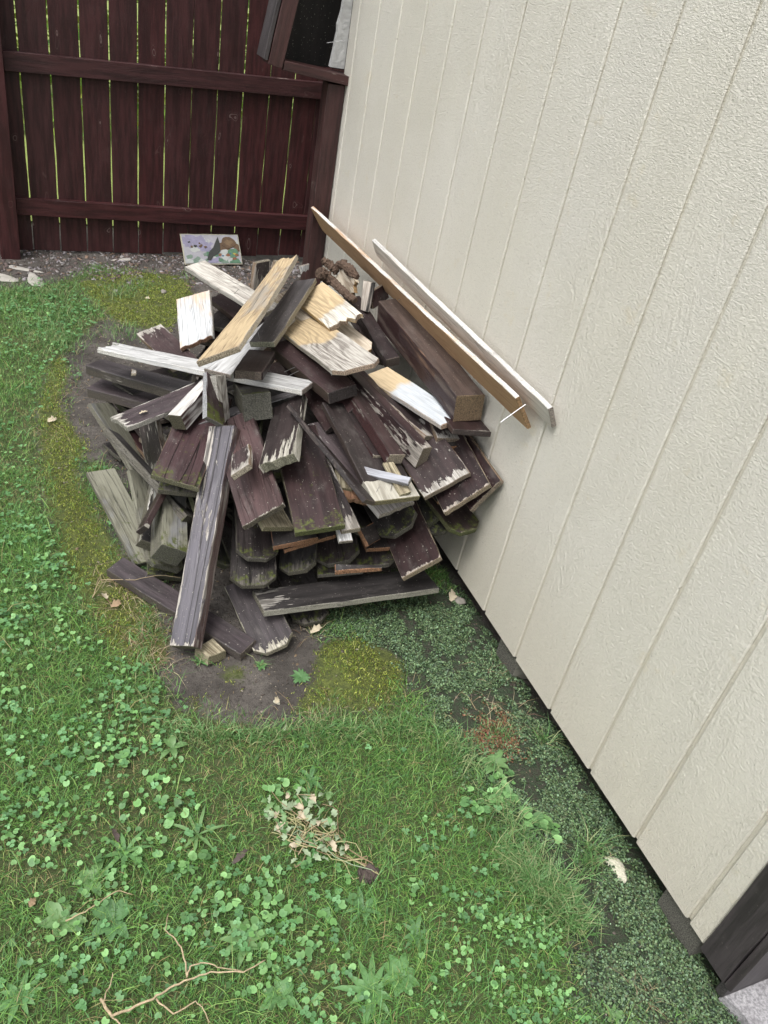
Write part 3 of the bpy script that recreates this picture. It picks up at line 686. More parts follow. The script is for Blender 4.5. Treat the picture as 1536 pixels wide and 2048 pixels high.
    ('fence_picket', 'dark curved dog eared picket between green picket and the wall', 'charcoal2', (-0.1784, 1.9057, 0.2896), (0.4457, 0.857, -0.2587, -0.8836, 0.3747, -0.2808, -0.1437, 0.3538, 0.9242), 0.42, 0.0982, 0.022, {'dogA': 0.03}, []),
    ('fence_picket', 'mossy dog eared picket touching the wall lowest on the right', 'mossbrown', (-0.0963, 1.8499, 0.3347), (0.1684, 0.984, 0.058, -0.9744, 0.1751, -0.1409, -0.1488, -0.0328, 0.9883), 0.42, 0.1147, 0.02, {'dogA': 0.03}, []),
    ('board', 'speckled maroon board with sawn fuzzy end, second from the wall', 'scratch', (-0.1059, 1.8286, 0.484), (-0.0347, 0.7391, -0.6727, -0.9868, -0.1316, -0.0938, -0.1579, 0.6606, 0.734), 0.42, 0.1604, 0.022, {'jagA': 0.003}, []),
    ('board', 'thin brown board nearest to the wall with a pale sawn end', 'brownred', (-0.0581, 1.8318, 0.4827), (0.0538, 0.5097, -0.8586, -0.9899, -0.0857, -0.1129, -0.1311, 0.8561, 0.5), 0.42, 0.1313, 0.022, {'jagA': 0.003}, []),
    ('board', 'dark board with white flakes and sawn end at the right of the heap', 'flake', (-0.1767, 1.8774, 0.4974), (0.0796, 0.8672, -0.4915, -0.9864, -0.0026, -0.1643, -0.1437, 0.4979, 0.8552), 0.42, 0.1542, 0.02, {'jagA': 0.003}, []),
    ('board', 'raw edged board directly beneath the white flaked dark board', 'rawend', (-0.1291, 1.9108, 0.4507), (0.1147, 0.8086, -0.5771, -0.9838, 0.0118, -0.179, -0.138, 0.5883, 0.7968), 0.42, 0.1346, 0.016, {}, []),
    ('board', 'brown picket peeled white at its nailed lower end', 'nailend', (-0.35, 1.8494, 0.4901), (0.0792, 0.9923, 0.0951, -0.9773, 0.0961, -0.1889, -0.1965, -0.078, 0.9774), 0.42, 0.1498, 0.022, {}, [[[0.1487, -0.0257, 0.011], [0.1771, -0.0538, 0.0105]], [[0.1489, 0.0118, 0.011], [0.1809, -0.011, 0.0186]]]),
    ('board', 'narrow dark board standing on edge along the nailed picket', 'dark', (-0.4893, 1.817, 0.5083), (0.2813, 0.6907, 0.6662, -0.941, 0.3346, 0.0505, -0.188, -0.6411, 0.7441), 0.42, 0.0495, 0.018, {}, []),
    ('board', 'board with furry sawn white end under the nailed picket', 'sawnwhite', (-0.3617, 1.8798, 0.424), (0.28, 0.96, -0.005, -0.947, 0.2754, -0.1657, -0.1577, 0.0511, 0.9862), 0.42, 0.127, 0.018, {'jagA': 0.005}, []),
    ('small_offcut', 'pale offcut wedged left under the narrow dark board', 'barewood', (-0.3621, 2.0242, 0.3954), (-0.2723, 0.9527, 0.1353, -0.9546, -0.2497, -0.1625, -0.121, -0.1734, 0.9774), 0.42, 0.0493, 0.018, {}, []),
    ('broken_board', 'reddish raw splintered board end under the nailed picket', 'raw', (-0.3491, 1.9853, 0.3804), (-0.2215, 0.9574, 0.1853, -0.9679, -0.1927, -0.1613, -0.1187, -0.215, 0.9694), 0.42, 0.0816, 0.018, {'jagA': 0.01}, []),
    ('stick', 'short grey blue stick lying on the nailed picket', 'greystick', (-0.3487, 1.7143, 0.4934), (-0.7172, -0.6066, -0.3429, 0.6818, -0.7126, -0.1655, -0.1439, -0.3525, 0.9247), 0.1545, 0.0262, 0.016, {}, []),
    ('small_offcut', 'pale slat with two nails under the grey blue stick', 'barewood', (-0.3136, 1.7062, 0.4858), (0.1479, 0.9884, -0.034, -0.9291, 0.1271, -0.3474, -0.339, 0.083, 0.9371), 0.1181, 0.0349, 0.014, {}, [[[0.022, 0.0281, 0.007], [0.0385, -0.0068, 0.0175]]]),
    ('two_by_four', 'dark brown stick with square pale end, left of the twin channel boards', 'brownpale', (-0.3439, 2.0154, 0.5096), (0.091, 0.9928, 0.0778, -0.9858, 0.1009, -0.1343, -0.1412, -0.0645, 0.9879), 0.42, 0.0612, 0.035, {}, []),
    ('two_by_four', 'dark board with a pale split edge, right of the square ended stick', 'brownpale', (-0.3199, 1.9706, 0.5401), (0.1022, 0.9659, 0.2377, -0.9872, 0.128, -0.0957, -0.1228, -0.2249, 0.9666), 0.42, 0.052, 0.035, {}, []),
    ('two_by_four', 'brown two by four on edge with flaking paint and a cracked end', 'edgeflake', (-0.2587, 1.9778, 0.5346), (0.2853, 0.9544, 0.0877, -0.9472, 0.2947, -0.1259, -0.146, -0.0471, 0.9882), 0.42, 0.0378, 0.075, {}, []),
    ('board', 'purple board with a furry sawn long edge, under the half bleached board', 'worn', (-0.2198, 2.0488, 0.5541), (0.3608, 0.8456, 0.3933, -0.9181, 0.3962, -0.0095, -0.1638, -0.3577, 0.9194), 0.42, 0.0692, 0.02, {}, []),
    ('board', 'brown board with sawn end projecting under the half bleached board', 'flake', (-0.07, 1.8829, 0.5353), (-0.1164, 0.9924, 0.0404, -0.9853, -0.1103, -0.1304, -0.125, -0.055, 0.9906), 0.12, 0.1235, 0.02, {'jagA': 0.003}, []),
    ('board', 'thin raw orange board under the sawn end near the wall', 'rawend', (-0.0539, 1.8543, 0.5253), (-0.0019, 0.9998, -0.0221, -0.9921, -0.0047, -0.1255, -0.1255, 0.0216, 0.9919), 0.1, 0.0999, 0.014, {}, []),
    ('board', 'dark picket end under the square timber touching the wall', 'brown', (-0.0733, 1.7876, 0.5972), (-0.2061, 0.9776, 0.0431, -0.9654, -0.2103, 0.154, 0.1596, -0.0098, 0.9871), 0.1084, 0.1183, 0.02, {'jagA': 0.003}, []),
    ('board', 'brown board with pale sawn edge under the brown two by four', 'brown', (-0.4071, 2.2104, 0.5386), (0.1352, 0.7016, -0.6996, -0.9808, -0.0052, -0.1948, -0.1403, 0.7126, 0.6874), 0.42, 0.1331, 0.022, {'jagA': 0.003}, []),
    ('square_block', 'bare mossy post block with a thick cut end, left of the two by four', 'green', (-0.8943, 2.0356, 0.2136), (-0.1537, 0.8857, 0.4381, -0.9718, -0.0552, -0.2292, -0.1788, -0.461, 0.8692), 0.42, 0.0827, 0.07, {}, []),
    ('board', 'board covered in black and white flaking patches at the lower left', 'patch', (-0.917, 2.1027, 0.1887), (-0.2792, 0.8526, 0.4417, -0.9483, -0.1728, -0.2661, -0.1505, -0.4932, 0.8568), 0.42, 0.0666, 0.035, {}, []),
    ('board', 'thin brown slat leaning on the lower left of the heap', 'brown', (-0.8888, 2.0612, 0.2826), (-0.5093, 0.3972, -0.7635, -0.8295, -0.463, 0.3124, -0.2294, 0.7924, 0.5652), 0.42, 0.0473, 0.02, {}, []),
    ('board', 'flat dark grey board end behind the thin leaning slat', 'charcoal2', (-0.8413, 2.204, 0.2246), (-0.5392, 0.573, -0.6173, -0.8118, -0.5486, 0.1999, -0.2241, 0.6089, 0.7609), 0.42, 0.0554, 0.02, {}, []),
    ('board', 'shadowed grey board right of the mossy post block', 'darkgrey', (-0.9422, 2.1307, 0.2568), (0.4541, 0.5887, 0.6688, -0.8597, 0.4865, 0.1555, -0.2339, -0.6455, 0.727), 0.42, 0.0665, 0.025, {}, []),
    ('board', 'mossy bottom board lying on the soil under the lower left blocks', 'mossdark', (-0.8899, 2.0982, 0.0641), (-0.1319, 0.9749, 0.1793, -0.9838, -0.1066, -0.1441, -0.1213, -0.1954, 0.9732), 0.42, 0.1278, 0.02, {}, []),
    ('fence_picket', 'mossy picket end below the bare post block', 'green', (-0.933, 2.0718, 0.1278), (0.0139, 0.8618, 0.507, -0.9892, 0.0858, -0.1188, -0.1458, -0.4999, 0.8537), 0.42, 0.1237, 0.02, {'dogA': 0.02}, []),
    ('fence_picket', 'green grey picket end right of the long two by four, low down', 'green', (-0.795, 2.0341, 0.1869), (0.1126, 0.6717, 0.7322, -0.9485, 0.2922, -0.1221, -0.296, -0.6808, 0.67), 0.42, 0.0882, 0.02, {'dogA': 0.02}, []),
    ('board', 'dark flat board on the soil between the mossy sloping picket and the green grey one', 'charcoal2', (-0.9302, 2.4837, 0.0371), (0.1835, 0.9404, -0.2863, -0.9785, 0.1467, -0.1453, -0.0946, 0.3068, 0.9471), 0.2933, 0.0649, 0.02, {}, []),  # added board, its dark tone stands for shaded soil in this gap
    ('board', 'dark damp board on the soil under the two purple ends at the left', 'dark', (-0.8908, 2.8083, 0.0928), (-0.4102, -0.8868, -0.2129, 0.9094, -0.4153, -0.0221, -0.0688, -0.2027, 0.9768), 0.3339, 0.0812, 0.02, {}, []),  # added board, put low here to darken the void
    ('board', 'narrow chipped board under the mossy rimmed picket in the lower right stack', 'rawend', (-0.3534, 1.7237, 0.273), (0.8123, -0.3386, 0.4748, 0.5643, 0.6618, -0.4935, -0.1471, 0.6688, 0.7287), 0.0746, 0.0558, 0.016, {}, []),
    ('board', 'thin dark board between the crosswise board and the row of dog eared pickets', 'charcoal2', (-0.378, 1.9144, 0.1446), (-0.2587, 0.9485, -0.1826, -0.9653, -0.2608, 0.0129, -0.0354, 0.1796, 0.9831), 0.42, 0.1388, 0.016, {}, []),
]
CATS = {'leaning_plank': 'plank', 'fence_post_beam': 'timber', 'fence_picket': 'picket', 'square_block': 'wood block', 'split_stick': 'stick', 'stick': 'stick', 'small_offcut': 'offcut', 'two_by_four': 'timber', 'two_by_two': 'timber', 'broken_board': 'board'}
POLY = {'moss': [[(-1.258, 2.986), (-1.181, 3.468), (-1.099, 3.621), (-1.108, 3.323), (-1.17, 3.103), (-1.126, 2.899), (-1.086, 2.711), (-1.137, 2.612), (-1.064, 2.208), (-0.986, 1.893), (-0.95, 1.648), (-0.981, 1.538), (-1.105, 1.592), (-1.165, 1.814), (-1.229, 2.128), (-1.256, 2.559)], [(-0.526, 1.562), (-0.396, 1.568), (-0.316, 1.477), (-0.317, 1.356), (-0.404, 1.296), (-0.522, 1.3), (-0.595, 1.343), (-0.578, 1.471)], [(-1.011, 4.425), (-0.735, 4.602), (-0.43, 4.596), (-0.39, 4.192), (-0.637, 3.796), (-0.844, 3.849), (-0.958, 4.155)], [(-0.827, 1.553), (-0.759, 1.539), (-0.776, 1.453), (-0.839, 1.461)], [(-0.671, 1.378), (-0.59, 1.36), (-0.604, 1.292), (-0.685, 1.302)], [(-0.969, 1.445), (-0.867, 1.422), (-0.877, 1.372), (-0.965, 1.392)]], 'cover': [[(-0.484, 1.697), (-0.371, 1.735), (-0.039, 1.751), (0.044, 1.724), (0.041, 1.426), (0.073, 1.063), (0.086, 0.728), (0.089, 0.483), (0.084, 0.393), (0.04, 0.315), (-0.303, 0.421), (-0.308, 0.491), (-0.273, 0.566), (-0.195, 0.624), (-0.234, 0.696), (-0.254, 0.806), (-0.288, 0.957), (-0.285, 1.115), (-0.325, 1.264), (-0.301, 1.413), (-0.389, 1.589), (-0.492, 1.62)]], 'dirt': [[(-0.967, 1.631), (-0.585, 1.574), (-0.494, 1.665), (0.081, 1.924), (0.629, 2.556), (1.36, 4.646), (0.162, 5.35), (-0.211, 4.827), (-0.578, 4.18), (-0.932, 3.906), (-1.089, 3.621), (-1.086, 3.346), (-1.16, 3.103), (-1.117, 2.898), (-1.086, 2.711), (-1.01, 2.5), (-1.007, 2.093), (-0.99, 1.759)], [(-1.202, 2.829), (-1.13, 2.715), (-1.111, 2.511), (-1.168, 2.394), (-1.207, 2.554)], [(-1.059, 2.264), (-1.028, 2.045), (-1.065, 1.907), (-1.097, 2.107)], [(-0.964, 1.65), (-0.507, 1.623), (-0.597, 1.291), (-0.73, 1.263), (-0.796, 1.32), (-0.881, 1.356), (-0.997, 1.434)], [(-2.95, 5.044), (3.144, 6.266), (1.851, 4.835), (0.413, 4.558), (-0.269, 4.533), (-0.516, 4.587), (-0.863, 4.666), (-1.113, 4.38), (-1.596, 4.176), (-2.538, 4.054)]]}
CLOVER = [(-1.319, 1.122, 13, 0.045, 0.0075), (-1.325, 1.086, 13, 0.045, 0.0075), (-1.214, 1.321, 13, 0.045, 0.0075), (-1.1, 1.387, 13, 0.045, 0.0075), (-1.262, 1.811, 13, 0.045, 0.0075), (-1.363, 1.243, 13, 0.045, 0.0075), (-1.196, 1.838, 13, 0.045, 0.0075), (-1.018, 1.651, 13, 0.045, 0.0075), (-1.22, 1.664, 13, 0.045, 0.0075), (-1.159, 1.339, 13, 0.045, 0.0075), (-1.138, 1.685, 13, 0.045, 0.0075), (-1.271, 1.727, 13, 0.045, 0.0075), (-1.246, 1.867, 13, 0.045, 0.0075), (-1.339, 1.056, 13, 0.045, 0.0075), (-0.967, 1.754, 13, 0.045, 0.0075), (-1.378, 1.811, 13, 0.045, 0.0075), (-1.151, 1.153, 13, 0.045, 0.0075), (-1.382, 1.394, 13, 0.045, 0.0075), (-1.389, 1.458, 13, 0.045, 0.0075), (-1.187, 0.998, 13, 0.045, 0.0075), (-1.304, 1.174, 13, 0.045, 0.0075), (-1.105, 1.023, 13, 0.045, 0.0075), (-1.389, 1.505, 13, 0.045, 0.0075), (-0.995, 1.495, 13, 0.045, 0.0075), (-1.084, 1.355, 13, 0.045, 0.0075), (-1.094, 1.421, 13, 0.045, 0.0075), (-1.374, 1.971, 13, 0.045, 0.0075), (-1.343, 1.745, 13, 0.045, 0.0075), (-1.037, 1.259, 13, 0.045, 0.0075), (-1.085, 1.335, 13, 0.045, 0.0075), (-1.176, 1.132, 13, 0.045, 0.0075), (-1.085, 1.026, 13, 0.045, 0.0075), (-1.012, 1.897, 13, 0.045, 0.0075), (-1.222, 2.021, 13, 0.045, 0.0075), (-1.206, 1.153, 13, 0.045, 0.0075), (-1.366, 1.83, 13, 0.045, 0.0075), (-1.236, 1.732, 13, 0.045, 0.0075), (-1.066, 1.565, 13, 0.045, 0.0075), (-1.146, 1.424, 13, 0.045, 0.0075), (-1.203, 1.037, 13, 0.045, 0.0075), (-0.959, 1.861, 13, 0.045, 0.0075), (-1.045, 1.567, 13, 0.045, 0.0075), (-1.35, 1.59, 13, 0.045, 0.0075), (-1.228, 1.027, 13, 0.045, 0.0075), (-1.215, 2.056, 13, 0.045, 0.0075), (-0.999, 1.869, 13, 0.045, 0.0075), (-1.252, 2.1, 14, 0.06, 0.006), (-1.228, 2.367, 14, 0.06, 0.006), (-1.114, 2.695, 14, 0.06, 0.006), (-1.209, 2.391, 14, 0.06, 0.006), (-1.102, 2.107, 14, 0.06, 0.006), (-1.367, 2.579, 14, 0.06, 0.006), (-1.255, 2.194, 14, 0.06, 0.006), (-1.282, 2.438, 14, 0.06, 0.006), (-1.128, 2.016, 14, 0.06, 0.006), (-1.273, 2.073, 14, 0.06, 0.006), (-1.276, 2.657, 14, 0.06, 0.006), (-1.232, 2.219, 14, 0.06, 0.006), (-0.903, 3.298, 26, 0.09, 0.006), (-0.955, 3.47, 26, 0.09, 0.006), (-0.985, 3.52, 26, 0.09, 0.006), (-0.974, 3.293, 26, 0.09, 0.006), (-1.148, 4.117, 26, 0.09, 0.006), (-1.236, 3.967, 26, 0.09, 0.006), (-1.186, 3.43, 26, 0.09, 0.006), (-1.345, 3.743, 26, 0.09, 0.006), (-0.883, 3.939, 26, 0.09, 0.006), (-1.341, 3.942, 26, 0.09, 0.006), (-1.335, 3.434, 26, 0.09, 0.006), (-1.277, 3.992, 26, 0.09, 0.006), (-0.934, 3.427, 26, 0.09, 0.006), (-1.068, 3.343, 26, 0.09, 0.006), (-1.35, 3.31, 26, 0.09, 0.006), (-1.039, 3.893, 26, 0.09, 0.006), (-0.737, 0.651, 9, 0.035, 0.0075), (-0.529, 0.766, 9, 0.035, 0.0075), (-0.929, 0.763, 9, 0.035, 0.0075), (-0.851, 0.812, 9, 0.035, 0.0075), (-1.369, 0.873, 9, 0.035, 0.0075), (-1.123, 0.704, 9, 0.035, 0.0075), (-1.027, 0.808, 9, 0.035, 0.0075), (-0.889, 0.735, 9, 0.035, 0.0075), (-0.634, 0.582, 9, 0.035, 0.0075), (-0.984, 0.861, 9, 0.035, 0.0075), (-0.928, 0.683, 9, 0.035, 0.0075), (-0.823, 0.584, 9, 0.035, 0.0075), (-1.222, 0.864, 9, 0.035, 0.0075), (-1.051, 0.846, 9, 0.035, 0.0075), (-1.107, 0.814, 9, 0.035, 0.0075), (-0.948, 0.833, 9, 0.035, 0.0075), (-1.287, 0.919, 9, 0.035, 0.0075), (-1.285, 0.914, 9, 0.035, 0.0075), (-0.856, 0.704, 9, 0.035, 0.0075), (-0.577, 0.632, 9, 0.035, 0.0075), (-0.966, 0.725, 9, 0.035, 0.0075), (-0.817, 0.688, 9, 0.035, 0.0075), (-0.931, 0.725, 9, 0.035, 0.0075), (-1.127, 0.735, 9, 0.035, 0.0075), (-0.897, 0.804, 9, 0.035, 0.0075), (-1.19, 0.964, 9, 0.035, 0.0075), (-0.43, 0.677, 20, 0.025, 0.006), (-0.487, 0.682, 20, 0.025, 0.006), (-0.484, 0.615, 20, 0.025, 0.006), (-0.44, 0.51, 20, 0.025, 0.006), (-0.366, 0.623, 20, 0.025, 0.006), (-0.354, 0.493, 20, 0.025, 0.006), (-0.453, 0.541, 20, 0.025, 0.006), (-0.4, 0.631, 20, 0.025, 0.006), (-0.448, 0.468, 20, 0.025, 0.006), (-0.327, 0.607, 20, 0.025, 0.006), (-0.578, 0.52, 20, 0.025, 0.006), (-0.352, 0.488, 20, 0.025, 0.006), (-0.325, 0.615, 20, 0.025, 0.006), (-0.316, 0.601, 20, 0.025, 0.006), (-1.062, 1.156, 9, 0.016, 0.0105), (-1.026, 1.092, 9, 0.016, 0.0105), (-1.027, 0.954, 9, 0.016, 0.0105), (-0.775, 1.096, 9, 0.016, 0.0105), (-0.714, 1.066, 9, 0.016, 0.0105), (-1.013, 0.974, 9, 0.016, 0.0105), (-0.862, 0.815, 9, 0.016, 0.0105), (-0.775, 0.768, 9, 0.016, 0.0105), (-0.699, 0.827, 9, 0.016, 0.0105), (-0.847, 0.892, 9, 0.016, 0.0105), (-0.882, 0.821, 9, 0.016, 0.0105), (-0.821, 0.728, 9, 0.016, 0.0105), (-1.126, 1.287, 9, 0.016, 0.0105), (-1.184, 1.286, 9, 0.016, 0.0105), (-1.032, 1.205, 9, 0.016, 0.0105), (-0.964, 0.89, 9, 0.016, 0.0105), (-0.255, 0.949, 9, 0.014, 0.0115), (-0.207, 0.998, 9, 0.014, 0.0115), (-0.326, 0.967, 9, 0.014, 0.0115), (-0.175, 0.854, 9, 0.014, 0.0115), (-0.158, 0.821, 9, 0.014, 0.0115), (-0.314, 0.905, 9, 0.014, 0.0115), (-0.2, 0.875, 9, 0.014, 0.0115), (-0.444, 0.925, 5, 0.01, 0.008), (-0.549, 0.773, 5, 0.01, 0.008), (-0.208, 0.967, 5, 0.01, 0.008)]
TUFTS = [(-1.007, 1.342, 110, 0.018, 0.034), (-0.967, 1.321, 110, 0.018, 0.034), (-0.916, 1.312, 110, 0.018, 0.034), (-0.86, 1.297, 110, 0.018, 0.034), (-0.813, 1.282, 110, 0.018, 0.034), (-0.768, 1.283, 110, 0.018, 0.034), (-0.723, 1.266, 110, 0.018, 0.034), (-0.676, 1.253, 110, 0.018, 0.034), (-0.628, 1.257, 110, 0.018, 0.034), (-0.568, 1.246, 110, 0.018, 0.034), (-0.531, 1.218, 110, 0.018, 0.034), (-0.47, 1.22, 110, 0.018, 0.034), (-0.404, 1.209, 110, 0.018, 0.034), (-0.356, 1.203, 110, 0.018, 0.034), (-0.296, 1.123, 110, 0.028, 0.045), (-0.279, 1.088, 110, 0.028, 0.045), (-0.267, 1.046, 110, 0.028, 0.045), (-0.271, 0.972, 110, 0.028, 0.045), (-0.268, 0.916, 110, 0.028, 0.045), (-0.264, 0.865, 110, 0.028, 0.045), (-0.245, 0.841, 110, 0.028, 0.045), (-0.248, 0.78, 110, 0.028, 0.045), (-0.249, 0.727, 110, 0.028, 0.045), (-0.23, 0.707, 110, 0.028, 0.045), (-0.225, 0.664, 110, 0.028, 0.045), (-0.223, 0.62, 110, 0.028, 0.045), (-0.15, 1.134, 60, 0.02, 0.05), (-0.015, 1.084, 70, 0.012, 0.06), (-0.114, 0.727, 80, 0.014, 0.06), (-0.078, 0.758, 60, 0.012, 0.06), (-0.972, 1.962, 60, 0.025, 0.03), (-0.951, 1.886, 60, 0.025, 0.03), (-0.989, 1.825, 60, 0.025, 0.03), (-0.977, 1.757, 60, 0.025, 0.03), (-1.001, 1.699, 60, 0.025, 0.03), (-1.022, 1.642, 60, 0.025, 0.03), (-1.04, 1.588, 60, 0.025, 0.03), (-1.044, 1.533, 60, 0.025, 0.03), (-1.024, 1.475, 60, 0.025, 0.03), (-1.263, 4.213, 220, 0.06, 0.035), (-1.252, 3.797, 220, 0.06, 0.035), (-1.138, 4.164, 220, 0.06, 0.035), (-1.16, 4.27, 220, 0.06, 0.035), (-1.122, 3.698, 220, 0.06, 0.035), (-1.101, 3.97, 220, 0.06, 0.035), (-1.36, 4.091, 220, 0.06, 0.035), (-1.328, 4.286, 220, 0.06, 0.035), (-0.848, 3.774, 220, 0.06, 0.035), (-0.819, 4.25, 220, 0.06, 0.035), (-1.168, 3.627, 220, 0.06, 0.035), (-1.128, 3.619, 220, 0.06, 0.035), (-0.711, 4.374, 220, 0.06, 0.035), (-1.115, 3.865, 220, 0.06, 0.035), (-0.881, 1.564, 25, 0.008, 0.04), (-0.722, 1.511, 20, 0.006, 0.03), (0.004, 0.543, 12, 0.006, 0.09), (0.015, 0.576, 10, 0.006, 0.07), (-0.303, 0.792, 120, 0.02, 0.045), (-0.295, 0.772, 120, 0.02, 0.045), (-0.287, 0.752, 120, 0.02, 0.045), (-0.279, 0.731, 120, 0.02, 0.045), (-0.271, 0.712, 120, 0.02, 0.045), (-0.264, 0.692, 120, 0.02, 0.045), (-0.256, 0.673, 120, 0.02, 0.045), (-0.248, 0.654, 120, 0.02, 0.045), (-0.241, 0.635, 120, 0.02, 0.045), (-0.233, 0.616, 120, 0.02, 0.045)]
STRAW = [(-1.07, 1.931, 40, 0.04), (-1.035, 1.856, 60, 0.04), (-1.017, 1.661, 70, 0.035), (-1.001, 1.58, 90, 0.03), (-1.07, 1.796, 60, 0.05), (-1.191, 2.865, 70, 0.06), (-0.932, 3.906, 90, 0.08), (-0.993, 1.739, 50, 0.03), (-1.136, 3.188, 60, 0.06), (-0.325, 1.264, 30, 0.04), (0.009, 1.368, 50, 0.03), (0.018, 1.304, 40, 0.02), (0.025, 1.04, 30, 0.02), (-0.068, 0.728, 40, 0.02), (-0.616, 1.278, 50, 0.03), (-0.724, 1.286, 60, 0.04), (-0.101, 1.195, 60, 0.05), (-0.031, 1.142, 60, 0.04), (-0.152, 0.433, 30, 0.01), (-0.378, 1.713, 40, 0.03), (-0.544, 1.608, 30, 0.02)]
WEEDS = [('bright upright weed with broad leaves beside the strip of ground cover', -0.208, 1.038, 7, 0.055, 0.02, 'weedleaf2', 1.0), ('broad leaved weed just above the root clod of the pulled weed, toward the shed', -0.223, 0.94, 6, 0.045, 0.02, 'weedleaf', 0.8), ('small rosette weed at the lawn edge near the pale rock', -0.192, 0.672, 9, 0.04, 0.012, 'weeddark', 0.5), ('round leafed weed in the soil strip between lawn and wall', -0.166, 0.845, 6, 0.035, 0.022, 'weedleaf2', 0.5), ('large star shaped rosette with narrow leaves at the bottom centre of the lawn', -0.719, 0.61, 11, 0.075, 0.014, 'weedleaf', 0.35), ('broad weed to the right of the big bottom star rosette', -0.651, 0.615, 8, 0.055, 0.026, 'weedleaf', 0.5), ('yellow green hearted weed above the dry branched twig', -0.936, 0.777, 9, 0.055, 0.018, 'weedleaf2', 0.7), ('dark leaved spiky weed just below the root clod', -0.676, 0.773, 10, 0.055, 0.01, 'weeddark', 0.6), ('weed with wide shiny leaves left of the small curved twig', -1.278, 0.919, 6, 0.055, 0.03, 'weedleaf2', 0.4), ('dark green weed with drooping leaves near the left edge', -1.184, 0.897, 7, 0.055, 0.024, 'weeddark', 0.5), ('tall narrow leaf weed left of the pulled weed near the soil patch', -1.001, 1.287, 5, 0.055, 0.016, 'weedleaf2', 1.1), ('long bladed weed fanning out below the dark dead leaf', -1.143, 1.04, 8, 0.07, 0.01, 'weedleaf', 0.45), ('sprawling weed with long pale blades beside the round leaved cluster', -0.984, 1.042, 7, 0.075, 0.009, 'weedleaf2', 0.5), ('small weed in the gap between the moss mound and the heap', -0.719, 1.511, 6, 0.022, 0.01, 'weedleaf', 0.7), ('small weed sprouting beside the bare soil under the long two by four', -0.882, 1.559, 6, 0.03, 0.007, 'weedleaf', 0.9), ('weed cluster with rounded leaves in the bottom left corner of the lawn', -1.359, 0.796, 9, 0.055, 0.012, 'weedleaf', 0.4), ('light green weed standing alone in the grass above the pulled weed', -0.692, 1.119, 6, 0.045, 0.012, 'weeddark', 0.6), ('pale weed with broad blades between twig and star rosette', -0.893, 0.659, 7, 0.05, 0.02, 'weedleaf', 0.5), ('spiky green weed near the concrete pad, in the mat of tiny leaves', -0.246, 0.421, 7, 0.028, 0.008, 'weedleaf2', 0.8), ('serrated weed right of the pulled weed at the lawn centre', -0.584, 0.69, 8, 0.045, 0.01, 'weeddark', 0.5), ('grey green low rosette on the soil beside the moss mound', -0.626, 1.433, 16, 0.032, 0.01, 'weeddark', 0.2), ('broad leaf weed on the left lawn among the dense round leaves', -1.219, 0.996, 6, 0.045, 0.024, 'weedleaf2', 0.5)]
DEADLEAVES = [('dark curled dead leaf on the lawn above the long bladed weed', -1.153, 1.062, 0.045, 0.014, 'deaddark', 1.9), ('dark folded dead leaf on the grass left of the pulled weed', -0.924, 0.95, 0.05, 0.015, 'deaddark', 0.5), ('pale dry leaf on the moss just below the left foot of the heap', -1.093, 1.818, 0.035, 0.022, 'deadleaf', 0.2), ('second pale crumpled leaf on the moss beside the purple board', -1.1, 1.85, 0.03, 0.02, 'deadpale', 2.2), ('brown dry leaf between the heap and the fence', -0.68, 4.193, 0.03, 0.016, 'deadpale', -0.6), ('pale leaf fragment on the moss left of the heap', -1.215, 2.924, 0.04, 0.022, 'deadpale', 0.3), ('crumpled tan leaf on the soil patch in front of the moss mound', -0.717, 1.362, 0.022, 0.016, 'deadpale', 1.0), ('tan curled leaf beside the small pebbles of the soil patch', -0.708, 1.296, 0.022, 0.014, 'deadleaf', 2.0), ('dry leaf in front of the grey dog eared picket end', -0.545, 1.604, 0.045, 0.02, 'deadpale', 0.3), ('light dead leaf near the shed wall behind the crosswise board', -0.042, 1.663, 0.05, 0.03, 'deadpale', 0.9), ('yellow dying leaf at the left edge of the lawn', -1.337, 0.962, 0.02, 0.014, 'deadleaf', 0.9)]
